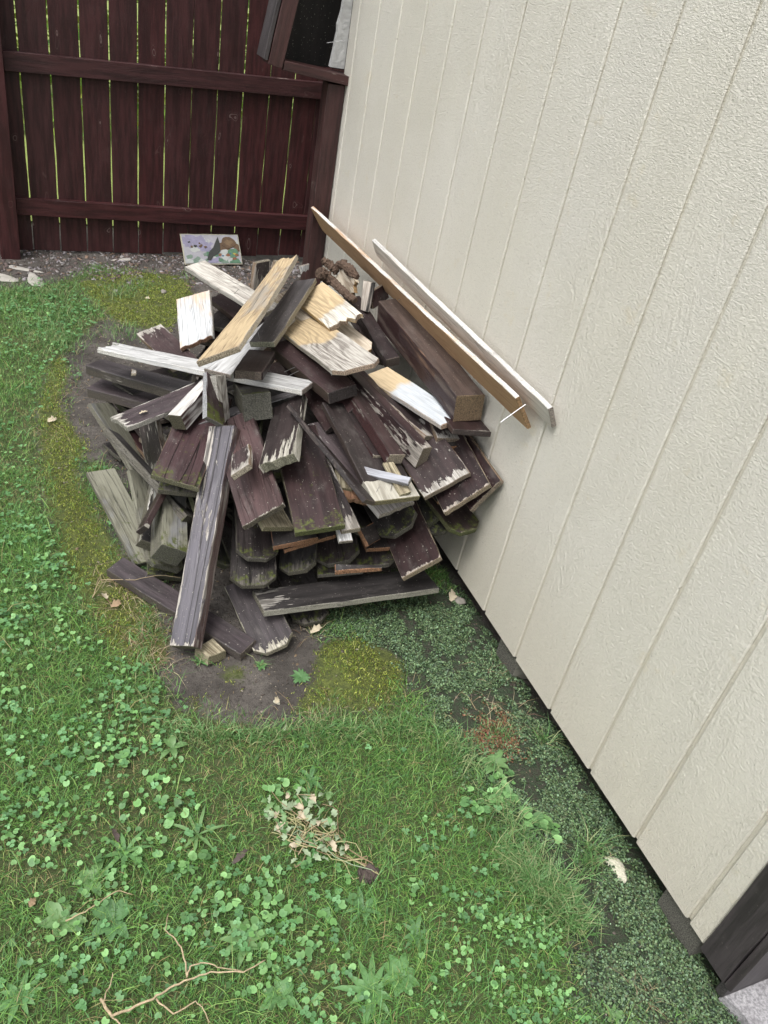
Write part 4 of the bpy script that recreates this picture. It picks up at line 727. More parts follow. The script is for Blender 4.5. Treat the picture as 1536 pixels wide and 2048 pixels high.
VINES = [('pale dry branched vine twig lying on the lawn at the bottom', [[(-1.2195, 0.7423, 0.02), (-1.205, 0.7037, 0.026), (-1.1734, 0.708, 0.02), (-1.1303, 0.7124, 0.026), (-1.0959, 0.7237, 0.02), (-1.0621, 0.7274, 0.026), (-1.0159, 0.7305, 0.02), (-0.9565, 0.711, 0.026), (-0.9085, 0.7229, 0.02)], [(-1.0605, 0.7354, 0.02), (-1.0612, 0.7818, 0.026), (-1.075, 0.82, 0.02), (-1.0892, 0.8332, 0.026), (-1.076, 0.8687, 0.02)], [(-1.2049, 0.7062, 0.02), (-1.2165, 0.7334, 0.026), (-1.2037, 0.7591, 0.02), (-1.1944, 0.7812, 0.026)], [(-1.1247, 0.7134, 0.02), (-1.0983, 0.6749, 0.026), (-1.0526, 0.6859, 0.02), (-1.0447, 0.6701, 0.026), (-1.0358, 0.6435, 0.02)], [(-1.0602, 0.737, 0.02), (-1.0525, 0.75, 0.026), (-1.023, 0.7529, 0.02), (-0.9933, 0.7295, 0.026), (-0.9554, 0.7141, 0.02)], [(-1.2049, 0.7062, 0.02), (-1.1913, 0.6866, 0.026), (-1.182, 0.6786, 0.02)]], 0.003, 'twig'), ('short curved dry stem lying in the grass at the left', [[(-1.2709, 0.9092, 0.02), (-1.2343, 0.914, 0.026), (-1.205, 0.9298, 0.02), (-1.1689, 0.9433, 0.026), (-1.1385, 0.9284, 0.02)]], 0.0018, 'straw'), ('thin bent straw stalk bridging the purple ground board', [[(-1.1396, 1.8633, 0.02), (-1.1127, 1.9264, 0.03), (-1.0162, 1.8865, 0.05), (-0.9434, 1.8858, 0.06), (-0.8874, 1.8645, 0.06)], [(-1.1396, 1.8633, 0.02), (-1.1067, 1.9139, 0.03), (-1.1198, 2.0108, 0.02), (-1.0447, 2.0232, 0.02)]], 0.0012, 'straw')]
PULLED = {'c': (-0.7212, 0.9427, 0.004), 'root': (-0.6417, 0.8389, 0.01)}
STONES = [('smooth pale pebble on the soil behind the heap', -0.568, 4.299, (0.022, 0.015, 0.01), 'pebble', 0, 'pebble', 'pebble'), ('white crumbly rock beside the shed wall in the soil strip', -0.042, 0.697, (0.02, 0.036, 0.01), 'limestone', 0, 'rock', 'rock'), ('flat grey broken slate, largest at the left foot of the fence', -1.209, 4.407, (0.1, 0.035, 0.008), 'slate', 0, 'slate_piece', 'stone'), ('small flat slate at the left edge below the fence post', -1.347, 4.429, (0.07, 0.04, 0.008), 'slate', 0, 'slate_piece', 'stone'), ('thin slate sliver right of the fence post foot', -1.265, 4.581, (0.1, 0.02, 0.006), 'slate', 0, 'slate_piece', 'stone'), ('flat grey slate piece lying by the fence left of the painting', -0.73, 4.762, (0.06, 0.02, 0.006), 'slate', 0, 'slate_piece', 'stone'), ('white pebble on the soil patch in front of the heap', -0.71, 1.373, (0.01, 0.008, 0.005), 'limestone', 0, 'pebble', 'pebble'), ('white pebble at the grass edge of the soil patch', -0.707, 1.289, (0.012, 0.008, 0.005), 'limestone', 0, 'pebble', 'pebble'), ('small grey pebble near the concrete pad', 0.068, 0.345, (0.008, 0.006, 0.004), 'limestone', 0, 'pebble', 'pebble'), ('rough tan stone against the shed foot behind the heap front', -0.008, 1.675, (0.03, 0.02, 0.012), 'pebble', 0, 'rock', 'rock')]
BARK = {'knob': [(-0.2575, 2.7349, 0.7), (-0.2426, 2.7406, 0.7), (-0.2177, 2.7657, 0.685), (-0.202, 2.7766, 0.67)], 'stick': [(-0.2211, 2.7529, 0.68), (-0.1957, 2.7261, 0.675), (-0.1835, 2.6413, 0.67), (-0.1574, 2.5886, 0.66)], 'slab': (-0.1239, 2.7712, 0.66), 'slab_x': (0.019, -0.192, -0.02), 'slab_y': (0.015, -0.093, 0.04)}
PANEL = {'c': (-0.2091, 4.8024, 0.0733), 'x': (0.365, 0.025, 0.007), 'y': (0.0426, 0.2563, 0.277), 'w': 0.356, 'h': 0.19}
LEAFPOS = {'c': (-0.9369, 2.2096, 0.4419), 'x': (-0.9012, -0.4061, -0.1516), 'y': (0.4018, -0.9138, 0.0592)}


def local(o, parent, M):
    """place o (parented to an unrotated Empty) by its world matrix."""
    o.matrix_basis = Matrix.Translation(-parent.location) @ M if parent is not None else M
    return o


# ------------------------------------------------------------------ ground
def poly_mask(poly, X, Y):
    inside = np.zeros(X.shape, bool)
    n = len(poly)
    for i in range(n):
        x1, y1 = poly[i]
        x2, y2 = poly[(i + 1) % n]
        if y1 == y2:
            continue
        cond = ((y1 > Y) != (y2 > Y)) & (X < (x2 - x1) * (Y - y1) / (y2 - y1) + x1)
        inside ^= cond
    return inside


G_X0, G_X1, G_Y0, G_Y1, G_S = -2.6, 1.1, -0.4, 5.3, 0.02
gx = np.arange(G_X0, G_X1 + 1e-6, G_S)
gy = np.arange(G_Y0, G_Y1 + 1e-6, G_S)
GX, GY = np.meshgrid(gx, gy, indexing='ij')
moss = np.zeros(GX.shape)
cover = np.zeros(GX.shape)
dirt = np.zeros(GX.shape)
for p in POLY['moss']:
    moss[poly_mask(p, GX, GY)] = 1
for p in POLY['cover']:
    cover[poly_mask(p, GX, GY)] = 1
for p in POLY['dirt']:
    dirt[poly_mask(p, GX, GY)] = 1
dirt[GX > 0.02] = 1
grass = 1 - np.clip(moss + cover + dirt, 0, 1)


def blur(a, k):
    for ax in (0, 1):
        acc = np.zeros_like(a)
        for s in range(-k, k + 1):
            acc += np.roll(a, s, ax)
        a = acc / (2 * k + 1)
    return a


def vnoise(X, Y, s, seed):
    r = np.random.RandomState(seed)
    tab = r.rand(256, 256)
    x, y = X / s + 500, Y / s + 500
    xi, yi = np.floor(x).astype(int), np.floor(y).astype(int)
    fx, fy = x - xi, y - yi
    fx, fy = fx * fx * (3 - 2 * fx), fy * fy * (3 - 2 * fy)
    g = lambda a, b: tab[a % 256, b % 256]
    return (g(xi, yi) * (1 - fx) + g(xi + 1, yi) * fx) * (1 - fy) + (g(xi, yi + 1) * (1 - fx) + g(xi + 1, yi + 1) * fx) * fy


moss, cover, grass, dirtb = blur(moss, 2), blur(cover, 2), blur(grass, 2), blur(dirt, 2)


def hgt(X, Y):
    h = 0.016 * (vnoise(X, Y, 0.45, 1) - 0.5) + 0.009 * (vnoise(X, Y, 0.11, 2) - 0.5) + 0.006 * (vnoise(X, Y, 0.035, 3) - 0.5)
    h = h + 0.042 * np.exp(-(((X + 0.50) / 0.13) ** 2 + ((Y - 1.43) / 0.11) ** 2) * 0.9)
    h = h - 0.03 * np.clip((X + 0.03) / 0.1, 0, 1) * (X < 1.2)
    h = h * np.clip((X + 2.6) / 0.3, 0, 1) * np.clip((5.3 - Y) / 0.3, 0, 1) * np.clip((1.1 - X) / 0.2, 0, 1) * np.clip((Y + 0.4) / 0.2, 0, 1)
    return h - 0.004


def far(a, b, k):
    return list(np.sign(b - a) * np.geomspace(0.15, abs(b - a), k) + a)


xs = sorted(far(G_X0, -160, 9)) + list(gx) + far(gx[-1], 160, 9)
ys = sorted(far(G_Y0, -160, 9)) + list(gy) + far(gy[-1], 160, 9)
XX, YY = np.meshgrid(np.array(xs), np.array(ys), indexing='ij')
ZZ = hgt(XX, YY)
inner = (XX >= G_X0) & (XX <= G_X1) & (YY >= G_Y0) & (YY <= G_Y1)
ZZ[~inner] = -0.004
nX, nY = XX.shape
me = bpy.data.meshes.new('ground')
me.vertices.add(nX * nY)
me.vertices.foreach_set('co', np.stack([XX, YY, ZZ], -1).astype(np.float32).ravel())
ii, jj = np.meshgrid(np.arange(nX - 1), np.arange(nY - 1), indexing='ij')
a = (ii * nY + jj).ravel()
q = np.stack([a, a + nY, a + nY + 1, a + 1], 1)
me.loops.add(q.size)
me.loops.foreach_set('vertex_index', q.ravel().astype(np.int32))
me.polygons.add(len(q))
me.polygons.foreach_set('loop_start', np.arange(0, q.size, 4, dtype=np.int32))
me.update(calc_edges=True)
ca = me.color_attributes.new('mask', 'FLOAT_COLOR', 'POINT')
MK = np.zeros((nX, nY, 4), np.float32)
MK[..., 3] = 1
MK[..., 2] = 1
x0i, y0i = xs.index(gx[0]), ys.index(gy[0])
sl = (slice(x0i, x0i + len(gx)), slice(y0i, y0i + len(gy)))
MK[sl[0], sl[1], 0] = moss
MK[sl[0], sl[1], 1] = cover
MK[sl[0], sl[1], 2] = grass
ca.data.foreach_set('color', MK.ravel())
me.materials.append(ground_mat())
me.polygons.foreach_set('use_smooth', np.ones(len(q), bool))
ground = bpy.data.objects.new('ground', me)
COL.objects.link(ground)
tag(ground, 'dark soil of the yard between lawn, moss and shed', kind='structure')


def samp(arr, X, Y):
    i = np.clip(((X - G_X0) / G_S).round().astype(int), 0, len(gx) - 1)
    j = np.clip(((Y - G_Y0) / G_S).round().astype(int), 0, len(gy) - 1)
    return arr[i, j]


def gz(x, y):
    return float(hgt(np.array([x]), np.array([y]))[0])


simple('lawnfar', (0.22, 0.27, 0.07), 0.9, 0.5, 6)
lawn = mesh_obj('lawn', [(-60, 5.35, 0.008), (60, 5.35, 0.008), (60, 90, 0.008), (-60, 90, 0.008)], [(0, 1, 2, 3)], 'lawnfar')
tag(lawn, 'bright lawn of the neighbouring garden seen through the fence gaps', kind='structure')

# concrete pad in front of the shed end wall
cp = [(0.012, 0.379), (0.03, 0.33), (0.022, 0.24), (0.04, -0.4), (3.1, -0.4), (3.1, 0.379)]
v = [(x, y, 0.014) for x, y in cp] + [(x, y, -0.08) for x, y in cp]
n = len(cp)
pad = mesh_obj('pavement', v, [tuple(range(n))] + [(i, i + n, (i + 1) % n + n, (i + 1) % n) for i in range(n)], 'concrete')
tag(pad, 'grey speckled concrete paving at the foot of the shed end', kind='structure')

# ------------------------------------------------------------------ shed
SX0, SX1, SY0, SY1, SZ0, SZ1 = 0.0, 3.0, 0.385, 3.45, 0.071, 2.45
shed = empty('garden_shed', (0, 1.9, 0))
tag(shed, 'beige painted shed with grooved textured wood siding raised just off the ground', 'shed')


def sbox(name, lo, hi, mat, par=shed, **kw):
    d = [hi[i] - lo[i] for i in range(3)]
    ctr = [(hi[i] + lo[i]) / 2 for i in range(3)]
    order = sorted(range(3), key=lambda i: -d[i])
    ax = [Vector((1, 0, 0)), Vector((0, 1, 0)), Vector((0, 0, 1))]
    o = board(name, d[order[0]], d[order[1]], d[order[2]], mat, None, par, seed=sum(map(ord, name)), warp=0.0, rag=0.0, **kw)
    local(o, par, axes(ctr, ax[order[0]], ax[order[1]]))
    return o


s = 0.2032
# edges of the siding planks: grooves run every eight inches
edges = [0.463] + [1.736 - s * k for k in range(6, -9, -1)] + [SY1]
edges = [e for i, e in enumerate(edges) if i == 0 or e - edges[i - 1] > 0.02]
GR = 0.0045
prev_mesh = {}
for i in range(len(edges) - 1):
    a0 = edges[i] + (GR if i else 0)
    a1 = edges[i + 1] - (GR if i < len(edges) - 2 else 0)
    w = round(a1 - a0, 4)
    if w in prev_mesh:
        o = prev_mesh[w].copy()
        COL.objects.link(o)
        o.matrix_basis = Matrix.Translation((0, 0, 0))
    else:
        hh = (SZ1 - SZ0) / 2
        hw2 = w / 2
        cc = 0.0035
        prof = [(-hw2, 0.012), (-hw2, cc), (-hw2 + cc, 0), (hw2 - cc, 0), (hw2, cc), (hw2, 0.012)]
        vv = [(x, y, -hh) for y, x in prof] + [(x, y, hh) for y, x in prof]
        ff = [(k, k + 6, k + 7, k + 1) for k in range(5)] + [(5, 11, 6, 0), (0, 1, 2, 3, 4, 5), (11, 10, 9, 8, 7, 6)]
        o = mesh_obj('siding_plank', vv, ff, 'siding', shed)
        prev_mesh[w] = o
    local(o, shed, Matrix.Translation((0.0, (a0 + a1) / 2, (SZ0 + SZ1) / 2)))
sbox('siding_backing', (0.0065, 0.463, SZ0 + 0.001), (0.022, SY1 - 0.002, SZ1), 'siding')
# corner trim and end wall
sbox('corner_board', (-0.006, 0.387, 0.060), (0.018, 0.461, SZ1), 'trimdark')
sbox('corner_board', (0.0, 0.3665, 0.055), (0.09, 0.3855, SZ1), 'trimdark')
sbox('end_wall_panel', (0.0925, 0.372, 0.03), (SX1, 0.392, SZ1), 'trimdark')
sbox('threshold', (0.004, 0.3735, 0.012), (SX1, 0.394, 0.054), 'trimdark')
sbox('back_wall', (0.03, SY1 - 0.02, SZ0), (SX1, SY1 + 0.001, SZ1), 'siding')
sbox('side_wall', (SX1 - 0.02, 0.40, SZ0), (SX1, SY1 - 0.021, SZ1), 'siding')
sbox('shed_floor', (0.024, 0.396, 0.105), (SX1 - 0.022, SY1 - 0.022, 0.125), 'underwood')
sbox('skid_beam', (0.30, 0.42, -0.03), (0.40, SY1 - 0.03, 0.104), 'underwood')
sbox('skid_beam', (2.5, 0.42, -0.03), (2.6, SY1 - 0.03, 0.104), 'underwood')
sbox('foundation_block', (0.012, 1.325, -0.05), (0.16, 1.43, 0.07), 'skid')
sbox('foundation_block', (0.014, 0.475, -0.05), (0.16, 0.60, 0.07), 'skid')
sbox('roof', (-0.02, 0.34, SZ1), (SX1 + 0.04, SY1 + 0.03, SZ1 + 0.06), 'roofing')

# ------------------------------------------------------------------ fence
fence = empty('board_fence', (-0.4, 4.87, 0))
tag(fence, 'dark red brown stained board fence with thin bright gaps between its pickets', 'fence')
FS = 0.068


def fY(x):
    return 4.90 + FS * x


fdir = Vector((1, FS, 0)).normalized()
fn = Vector((FS, -1, 0)).normalized()
gaps = [-2.62, -2.48, -2.34, -2.195, -2.05, -1.905, -1.765, -1.62, -1.48, -1.339, -1.199, -1.056, -0.912, -0.770, -0.627, -0.485, -0.341, -0.198, -0.053, 0.098, 0.244, 0.385, 0.53, 0.67, 0.81, 0.95]
gw = {-0.341: 0.003, -0.485: 0.006, 0.098: 0.004, -0.053: 0.0075, -0.198: 0.005, 0.385: 0.002}
for i in range(len(gaps) - 1):
    g0, g1 = gaps[i], gaps[i + 1]
    w0, w1 = gw.get(g0, 0.0066) / 2, gw.get(g1, 0.0066) / 2
    a0, a1 = g0 + w0, g1 - w1
    xc = (a0 + a1) / 2
    r = random.Random(i)
    z0 = 0.012 + r.uniform(-.006, .008)
    z1 = 1.82
    o = board('picket', z1 - z0, (a1 - a0) / 1.0, 0.012, 'fence', None, fence, seed=100 + i, warp=0.0015, dogA=0.03)
    c = Vector((xc, fY(xc), (z0 + z1) / 2)) - fn * (0.006 + r.uniform(0, 0.002))
    local(o, fence, axes(c, (0, 0, 1), fdir + Vector((0, 0, r.uniform(-.002, .002)))))


def rail(x0, x1, za, zb, h, T=0.036, name='rail'):
    P0 = Vector((x0, fY(x0), za)) + fn * (T / 2 + 0.0012)
    P1 = Vector((x1, fY(x1), zb)) + fn * (T / 2 + 0.0012)
    o = board(name, (P1 - P0).length, h, T, 'fence', None, fence, seed=int(za * 77), warp=0.001, rag=0)
    local(o, fence, axes((P0 + P1) / 2, P1 - P0, (0, 0, 1)))
    return o


rail(-1.272, 0.415, 0.956, 0.993, 0.087)
rail(-1.272, 0.415, 0.261, 0.237, 0.087)
rail(-2.6, -1.376, 0.93, 0.955, 0.087)
rail(-2.6, -1.376, 0.27, 0.262, 0.087)
rail(0.518, 0.94, 0.995, 0.999, 0.087)
rail(0.518, 0.94, 0.236, 0.23, 0.087)
rail(-2.6, 0.94, 1.66, 1.69, 0.087)
for px_ in (-1.325, 0.466, -2.66):
    w_ = 0.098
    P = Vector((px_, fY(px_), 0.88)) + fn * (0.05)
    o = board('fence_post', 1.86, w_, 0.094, 'fence', None, fence, seed=7, warp=0.001, rag=0)
    if px_ > 0:
        P = P + fn * 0.0
    local(o, fence, axes(P, (0, 0, 1), fdir))
# top rail is behind the posts' line on the far side
for o in list(fence.children):
    pass

# hedge beyond
def np_mesh(name, V, faces_list, tint, mat):
    """V (n,3); faces_list = list of int arrays (m,k)."""
    me = bpy.data.meshes.new(name)
    me.vertices.add(len(V))
    me.vertices.foreach_set('co', V.astype(np.float32).ravel())
    loops = np.concatenate([f.ravel() for f in faces_list]).astype(np.int32)
    starts, o = [], 0
    for f in faces_list:
        m, k = f.shape
        starts.append(o + np.arange(m) * k)
        o += m * k
    me.loops.add(len(loops))
    me.loops.foreach_set('vertex_index', loops)
    st = np.concatenate(starts).astype(np.int32)
    me.polygons.add(len(st))
    me.polygons.foreach_set('loop_start', st)
    me.update(calc_edges=True)
    ca = me.color_attributes.new('tint', 'FLOAT_COLOR', 'POINT')
    c4 = np.ones((len(V), 4), np.float32)
    c4[:, :3] = tint
    ca.data.foreach_set('color', c4.ravel())
    me.materials.append(MATS[mat])
    o = bpy.data.objects.new(name, me)
    COL.objects.link(o)
    return o


def leaf_quads(P, size, R, tilt=1.2):
    n = len(P)
    az = R.rand(n) * 6.283
    tl = (R.rand(n) - .5) * 2 * tilt
    u = np.stack([np.cos(az), np.sin(az), np.zeros(n)], 1)
    w0 = np.stack([-np.sin(az), np.cos(az), np.zeros(n)], 1)
    w = w0 * np.cos(tl)[:, None] + np.array([0, 0, 1.]) * np.sin(tl)[:, None]
    sz = (size * (0.6 + 0.8 * R.rand(n)))[:, None]
    V = np.stack([P - u * sz, P + w * sz * .6, P + u * sz, P - w * sz * .6], 1).reshape(-1, 3)
    F = np.arange(n * 4).reshape(n, 4)
    return V, F


R = np.random.RandomState(3)
n = 26000
P = np.stack([R.rand(n) * 16 - 8, 8.5 + R.rand(n) ** .5 * 1.1 * np.sign(R.rand(n) - .5), R.rand(n) * 2.6], 1)
V, F = leaf_quads(P, 0.06, R)
t = np.repeat(np.stack([0.16 + .12 * R.rand(n), 0.26 + .12 * R.rand(n), 0.04 + .03 * R.rand(n)], 1), 4, 0)
hed = np_mesh('hedge', V, [F], t, 'leafgeo')
tag(hed, 'yellow green hedge of the neighbouring garden behind the fence', kind='stuff')

# ------------------------------------------------------------------ dark hood at the shed corner
hood = empty('wooden_hood', (-0.04, 3.44, 0))
tag(hood, 'dark brown open wooden hood on a post at the shed corner above the fence', 'wooden box')


def hb(name, c, xa, ya, L, W, T, mat):
    o = board(name, L, W, T, mat, None, hood, seed=sum(map(ord, name)), warp=0.0006, rag=0)
    local(o, hood, axes(c, xa, ya))
    return o


tilt = Vector((0.17, 0, 1)).normalized()
hb('post', (-0.040, 3.440, 0.612), (0, 0, 1), (1, 0, 0), 1.25, 0.072, 0.075, 'hoodwood')
hb('sill', (-0.132, 3.435, 1.268), Vector((1, 0, -0.085)), (0, 1, 0), 0.275, 0.10, 0.034, 'hoodwood')
hb('side_board', Vector((-0.303, 3.435, 1.272)) + tilt * 0.325, tilt, (1, 0, 0.1), 0.65, 0.058, 0.10, 'hoodwood')
hb('outer_trim', Vector((-0.342, 3.445, 1.290)) + tilt * 0.325, tilt, (0, 1, 0), 0.65, 0.11, 0.016, 'trimdark')
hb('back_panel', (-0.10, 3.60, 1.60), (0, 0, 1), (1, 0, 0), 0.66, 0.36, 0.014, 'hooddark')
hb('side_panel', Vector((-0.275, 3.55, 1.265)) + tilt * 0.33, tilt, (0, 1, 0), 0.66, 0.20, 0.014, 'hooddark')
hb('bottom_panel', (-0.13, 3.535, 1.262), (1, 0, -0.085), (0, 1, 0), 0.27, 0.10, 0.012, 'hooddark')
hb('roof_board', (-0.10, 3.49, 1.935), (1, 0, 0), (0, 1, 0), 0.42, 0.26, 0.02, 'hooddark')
# ragged pale flashing along the shed corner inside the hood
r = random.Random(5)
vv, ff = [], []
K = 26
for k in range(K):
    t = k / (K - 1)
    z = 1.290 + t * 0.62
    xl = -0.062 + 0.10 * min(1, t * 1.15) * 0.55 + r.uniform(-.003, .003)
    vv += [(xl, 3.448, z), (xl - .004, 3.461, z + .002), (0.0, 3.4515, z)]
vv = [(x + 0.04, y - 3.44, z) for x, y, z in vv]
for k in range(K - 1):
    b_ = k * 3
    ff += [(b_, b_ + 3, b_ + 4, b_ + 1), (b_, b_ + 2, b_ + 5, b_ + 3), (b_ + 1, b_ + 4, b_ + 5, b_ + 2)]
ff += [(0, 1, 2), ((K - 1) * 3, (K - 1) * 3 + 2, (K - 1) * 3 + 1)]
mesh_obj('flashing', vv, ff, 'edgefoam', hood)
v_, f_ = tube([(-0.06, -0.03, 1.375), (0.0, -0.028, 1.39), (0.036, -0.026, 1.398)], 0.0009, 4)
mesh_obj('thread', v_, f_, 'nail', hood)

# ------------------------------------------------------------------ the heap of old fence boards
for bi, (name, label, mat, c, R9, L_, W_, T_, op, nails) in enumerate(BOARDS):
    M = Matrix.Translation(c) @ Matrix((R9[0:3], R9[3:6], R9[6:9])).to_4x4()
    if T_ <= 0.024:
        T_ *= 0.86
    kw = {k: op[k] for k in ('dogA', 'dogB', 'jagA', 'jagB', 'taperB') if k in op}
    if L_ > 0.9:
        kw['warp'] = 0.0012
    o = board(name, L_, W_, T_, mat, M, None, seed=bi * 3 + 1, **kw)
    tag(o, label, CATS.get(name, 'board'), 'old fence lumber piled against the shed')
    for nb, nt in nails:
        add_nail(o, nb, nt)

# boards deep in the heap that carry the visible ones
rr = random.Random(11)
k = 0
for lay in range(13):
    z = 0.028 + lay * 0.030
    rad = 0.40 * (1 - 0.35 * (lay / 13.0) ** 2)
    ang = 0.35 if lay % 2 else -1.05
    for j in (-1, 0, 1):
        d = Vector((math.cos(ang), math.sin(ang), 0))
        p = Vector((-d.y, d.x, 0))
        c = Vector((-0.47, 2.30, z)) + p * (j * 0.19 + rr.uniform(-.015, .015)) + d * rr.uniform(-.04, .04)
        a2 = ang + rr.uniform(-.05, .05)
        d2 = Vector((math.cos(a2), math.sin(a2), 0))
        L_ = rad * 2 * (1 - 0.12 * abs(j)) * rr.uniform(.9, 1.0) * (0.80 if lay % 2 else 1.0)
        o = board('board', L_, 0.13, 0.018, rr.choice(['charcoal2', 'darkgrey', 'dark']), axes(c, d2, (-d2.y, d2.x, 0)), None, seed=300 + k, warp=0.0005)
        tag(o, 'dark old board lying deep inside the heap beneath the visible boards', 'board', 'dark boards deep inside the heap')
        k += 1

for (cx, cy, nl, z0, rad, a0) in ((-0.80, 2.62, 9, 0.035, 0.20, 0.5), (-0.45, 2.86, 14, 0.040, 0.22, -0.4)):  # added stacks of dark boards that darken the voids left and back
    for lay in range(nl):
        ang = a0 + (1.35 if lay % 2 else 0)
        for j in (-0.5, 0.5):
            d = Vector((math.cos(ang), math.sin(ang), 0))
            p = Vector((-d.y, d.x, 0))
            rd = rad * (1 - 0.35 * lay / nl)
            c = Vector((cx, cy, z0 + lay * 0.0315)) + p * (j * 0.19)
            a2 = ang + rr.uniform(-.06, .06)
            d2 = Vector((math.cos(a2), math.sin(a2), 0))
            o = board('board', rd * 2 * rr.uniform(.9, 1.0), 0.12, 0.018, rr.choice(['charcoal2', 'brownred', 'dark']), axes(c, d2, (-d2.y, d2.x, 0)), None, seed=300 + k, warp=0.0005)
            tag(o, 'dark old board lying deep inside the heap beneath the visible boards', 'board', 'dark boards deep inside the heap')
            k += 1

# dry leaf on the purple board etc. ------------------------------------------------
# bark covered slab and gnarled branch at the back of the heap


def lumpy_tube(pts, radii, seg=12, amp=0.35, seed=0, sub=5):
    r = random.Random(seed)
    P, RR = [], []
    for i in range(len(pts) - 1):
        for s_ in range(sub):
            t = s_ / sub
            P.append(Vector(pts[i]).lerp(Vector(pts[i + 1]), t))
            RR.append(radii[i] * (1 - t) + radii[i + 1] * t)
    P.append(Vector(pts[-1]))
    RR.append(radii[-1])
    v, f = tube(P, RR, seg)
    out = []
    for i in range(len(P)):
        for k in range(seg):
            q_ = v[i * seg + k]
            out.append(P[i] + (q_ - P[i]) * (1 + r.uniform(-amp, amp)) + Vector((r.uniform(-1, 1), r.uniform(-1, 1), r.uniform(-1, 1))) * RR[i] * amp * .25)
    return out, f


br = empty('gnarled_branch', BARK['knob'][0])
tag(br, 'gnarled brown branch with scaly bark and a knobbly end behind the knotty board', 'branch')
b0 = Vector(BARK['knob'][0])
v, f = lumpy_tube([Vector(p) - b0 for p in BARK['stick']], [0.020, 0.016, 0.014, 0.012], 18, 0.2, 3, 12)
mesh_obj('stem', v, f, 'bark', br)
v, f = lumpy_tube([Vector(p) - b0 for p in BARK['knob']], [0.015, 0.021, 0.019, 0.012], 18, 0.30, 4, 10)
mesh_obj('knot', v, f, 'bark', br)
sl_ = empty('bark_slab', BARK['slab'])
tag(sl_, 'slab of split log with ridged tan wood and rough bark rim, leaning near the wall', 'log slab')
SM = axes(BARK['slab'], BARK['slab_x'], BARK['slab_y'])
o = board('split_face', 0.17, 0.085, 0.016, 'greytan', None, sl_, seed=5, jagA=0.02, jagB=0.02)
local(o, sl_, SM)
b1 = Vector(BARK['slab'])
loc = lambda x, y, z: (SM @ Vector((x, y, z))) - b1
v, f = lumpy_tube([loc(-0.095, 0.02, 0.005), loc(-0.05, 0.048, 0.008), loc(0.01, 0.052, 0.008), loc(0.06, 0.05, 0.002)], [0.014, 0.016, 0.018, 0.010], 16, 0.32, 8, 10)
mesh_obj('bark', v, f, 'bark', sl_)
v, f = lumpy_tube([loc(-0.075, 0.0, 0.012), loc(-0.105, 0.012, 0.03), loc(-0.135, 0.018, 0.055)], [0.014, 0.016, 0.012], 16, 0.32, 9, 10)
mesh_obj('bark', v, f, 'bark', sl_)

# ------------------------------------------------------------------ painted panel by the fence
pn = empty('painted_panel', PANEL['c'])
tag(pn, 'small abstract painting on a pale board leaning against the fence foot', 'painting')
PM = axes(PANEL['c'], PANEL['x'], PANEL['y'])
PW, PH = PANEL['w'], PANEL['h']
simple('canvas', (0.260, 0.254, 0.279), 0.7, 0.35, 22)
simple('p_lav', (0.186, 0.174, 0.248), 0.7, 0.4, 40)
simple('p_pale', (0.310, 0.322, 0.310), 0.7, 0.3, 40)
simple('p_dark', (0.019, 0.022, 0.019), 0.7, 0.4, 60)
simple('p_brown', (0.081, 0.046, 0.022), 0.7, 0.5, 60)
simple('p_green', (0.062, 0.136, 0.081), 0.7, 0.5, 60)
simple('p_green2', (0.124, 0.174, 0.136), 0.7, 0.4, 60)
simple('p_brown2', (0.118, 0.074, 0.037), 0.7, 0.4, 60)
simple('p_rust', (0.149, 0.062, 0.031), 0.7, 0.3, 60)
simple('p_blue', (0.031, 0.081, 0.155), 0.7, 0.2, 60)
simple('p_yellow', (0.310, 0.236, 0.037), 0.7, 0.2, 60)
simple('p_edge', (0.310, 0.291, 0.223), 0.7, 0.2, 60)
o = board('canvas', PW, PH, 0.008, 'p_edge', None, pn, seed=2, warp=0.0)
local(o, pn, PM)
o = board('painted_ground', PW - 0.012, PH - 0.012, 0.0012, 'canvas', None, pn, seed=3, warp=0.0, c=0.0003)
local(o, pn, PM @ Matrix.Translation((0, 0, 0.0048)))


def blob(cx, cy, rx, ry, mat, seed, lift=0.0, pts=14, jag=0.25, shape=None):
    r = random.Random(seed)
    loop = shape or [(cx + rx * math.cos(2 * math.pi * k / pts) * (1 + r.uniform(-jag, jag)), cy + ry * math.sin(2 * math.pi * k / pts) * (1 + r.uniform(-jag, jag))) for k in range(pts)]
    loop = [(max(-PW / 2 + .008, min(PW / 2 - .008, x)), max(-PH / 2 + .008, min(PH / 2 - .008, y))) for x, y in loop]
    z0, z1 = 0.0052, 0.0058 + lift
    n = len(loop)
    vv = [(x, y, z1) for x, y in loop] + [(x, y, z0) for x, y in loop]
    o = mesh_obj('painted_shape', vv, [tuple(range(n))] + [(i, i + n, (i + 1) % n + n, (i + 1) % n) for i in range(n)], mat, pn)
    local(o, pn, PM)


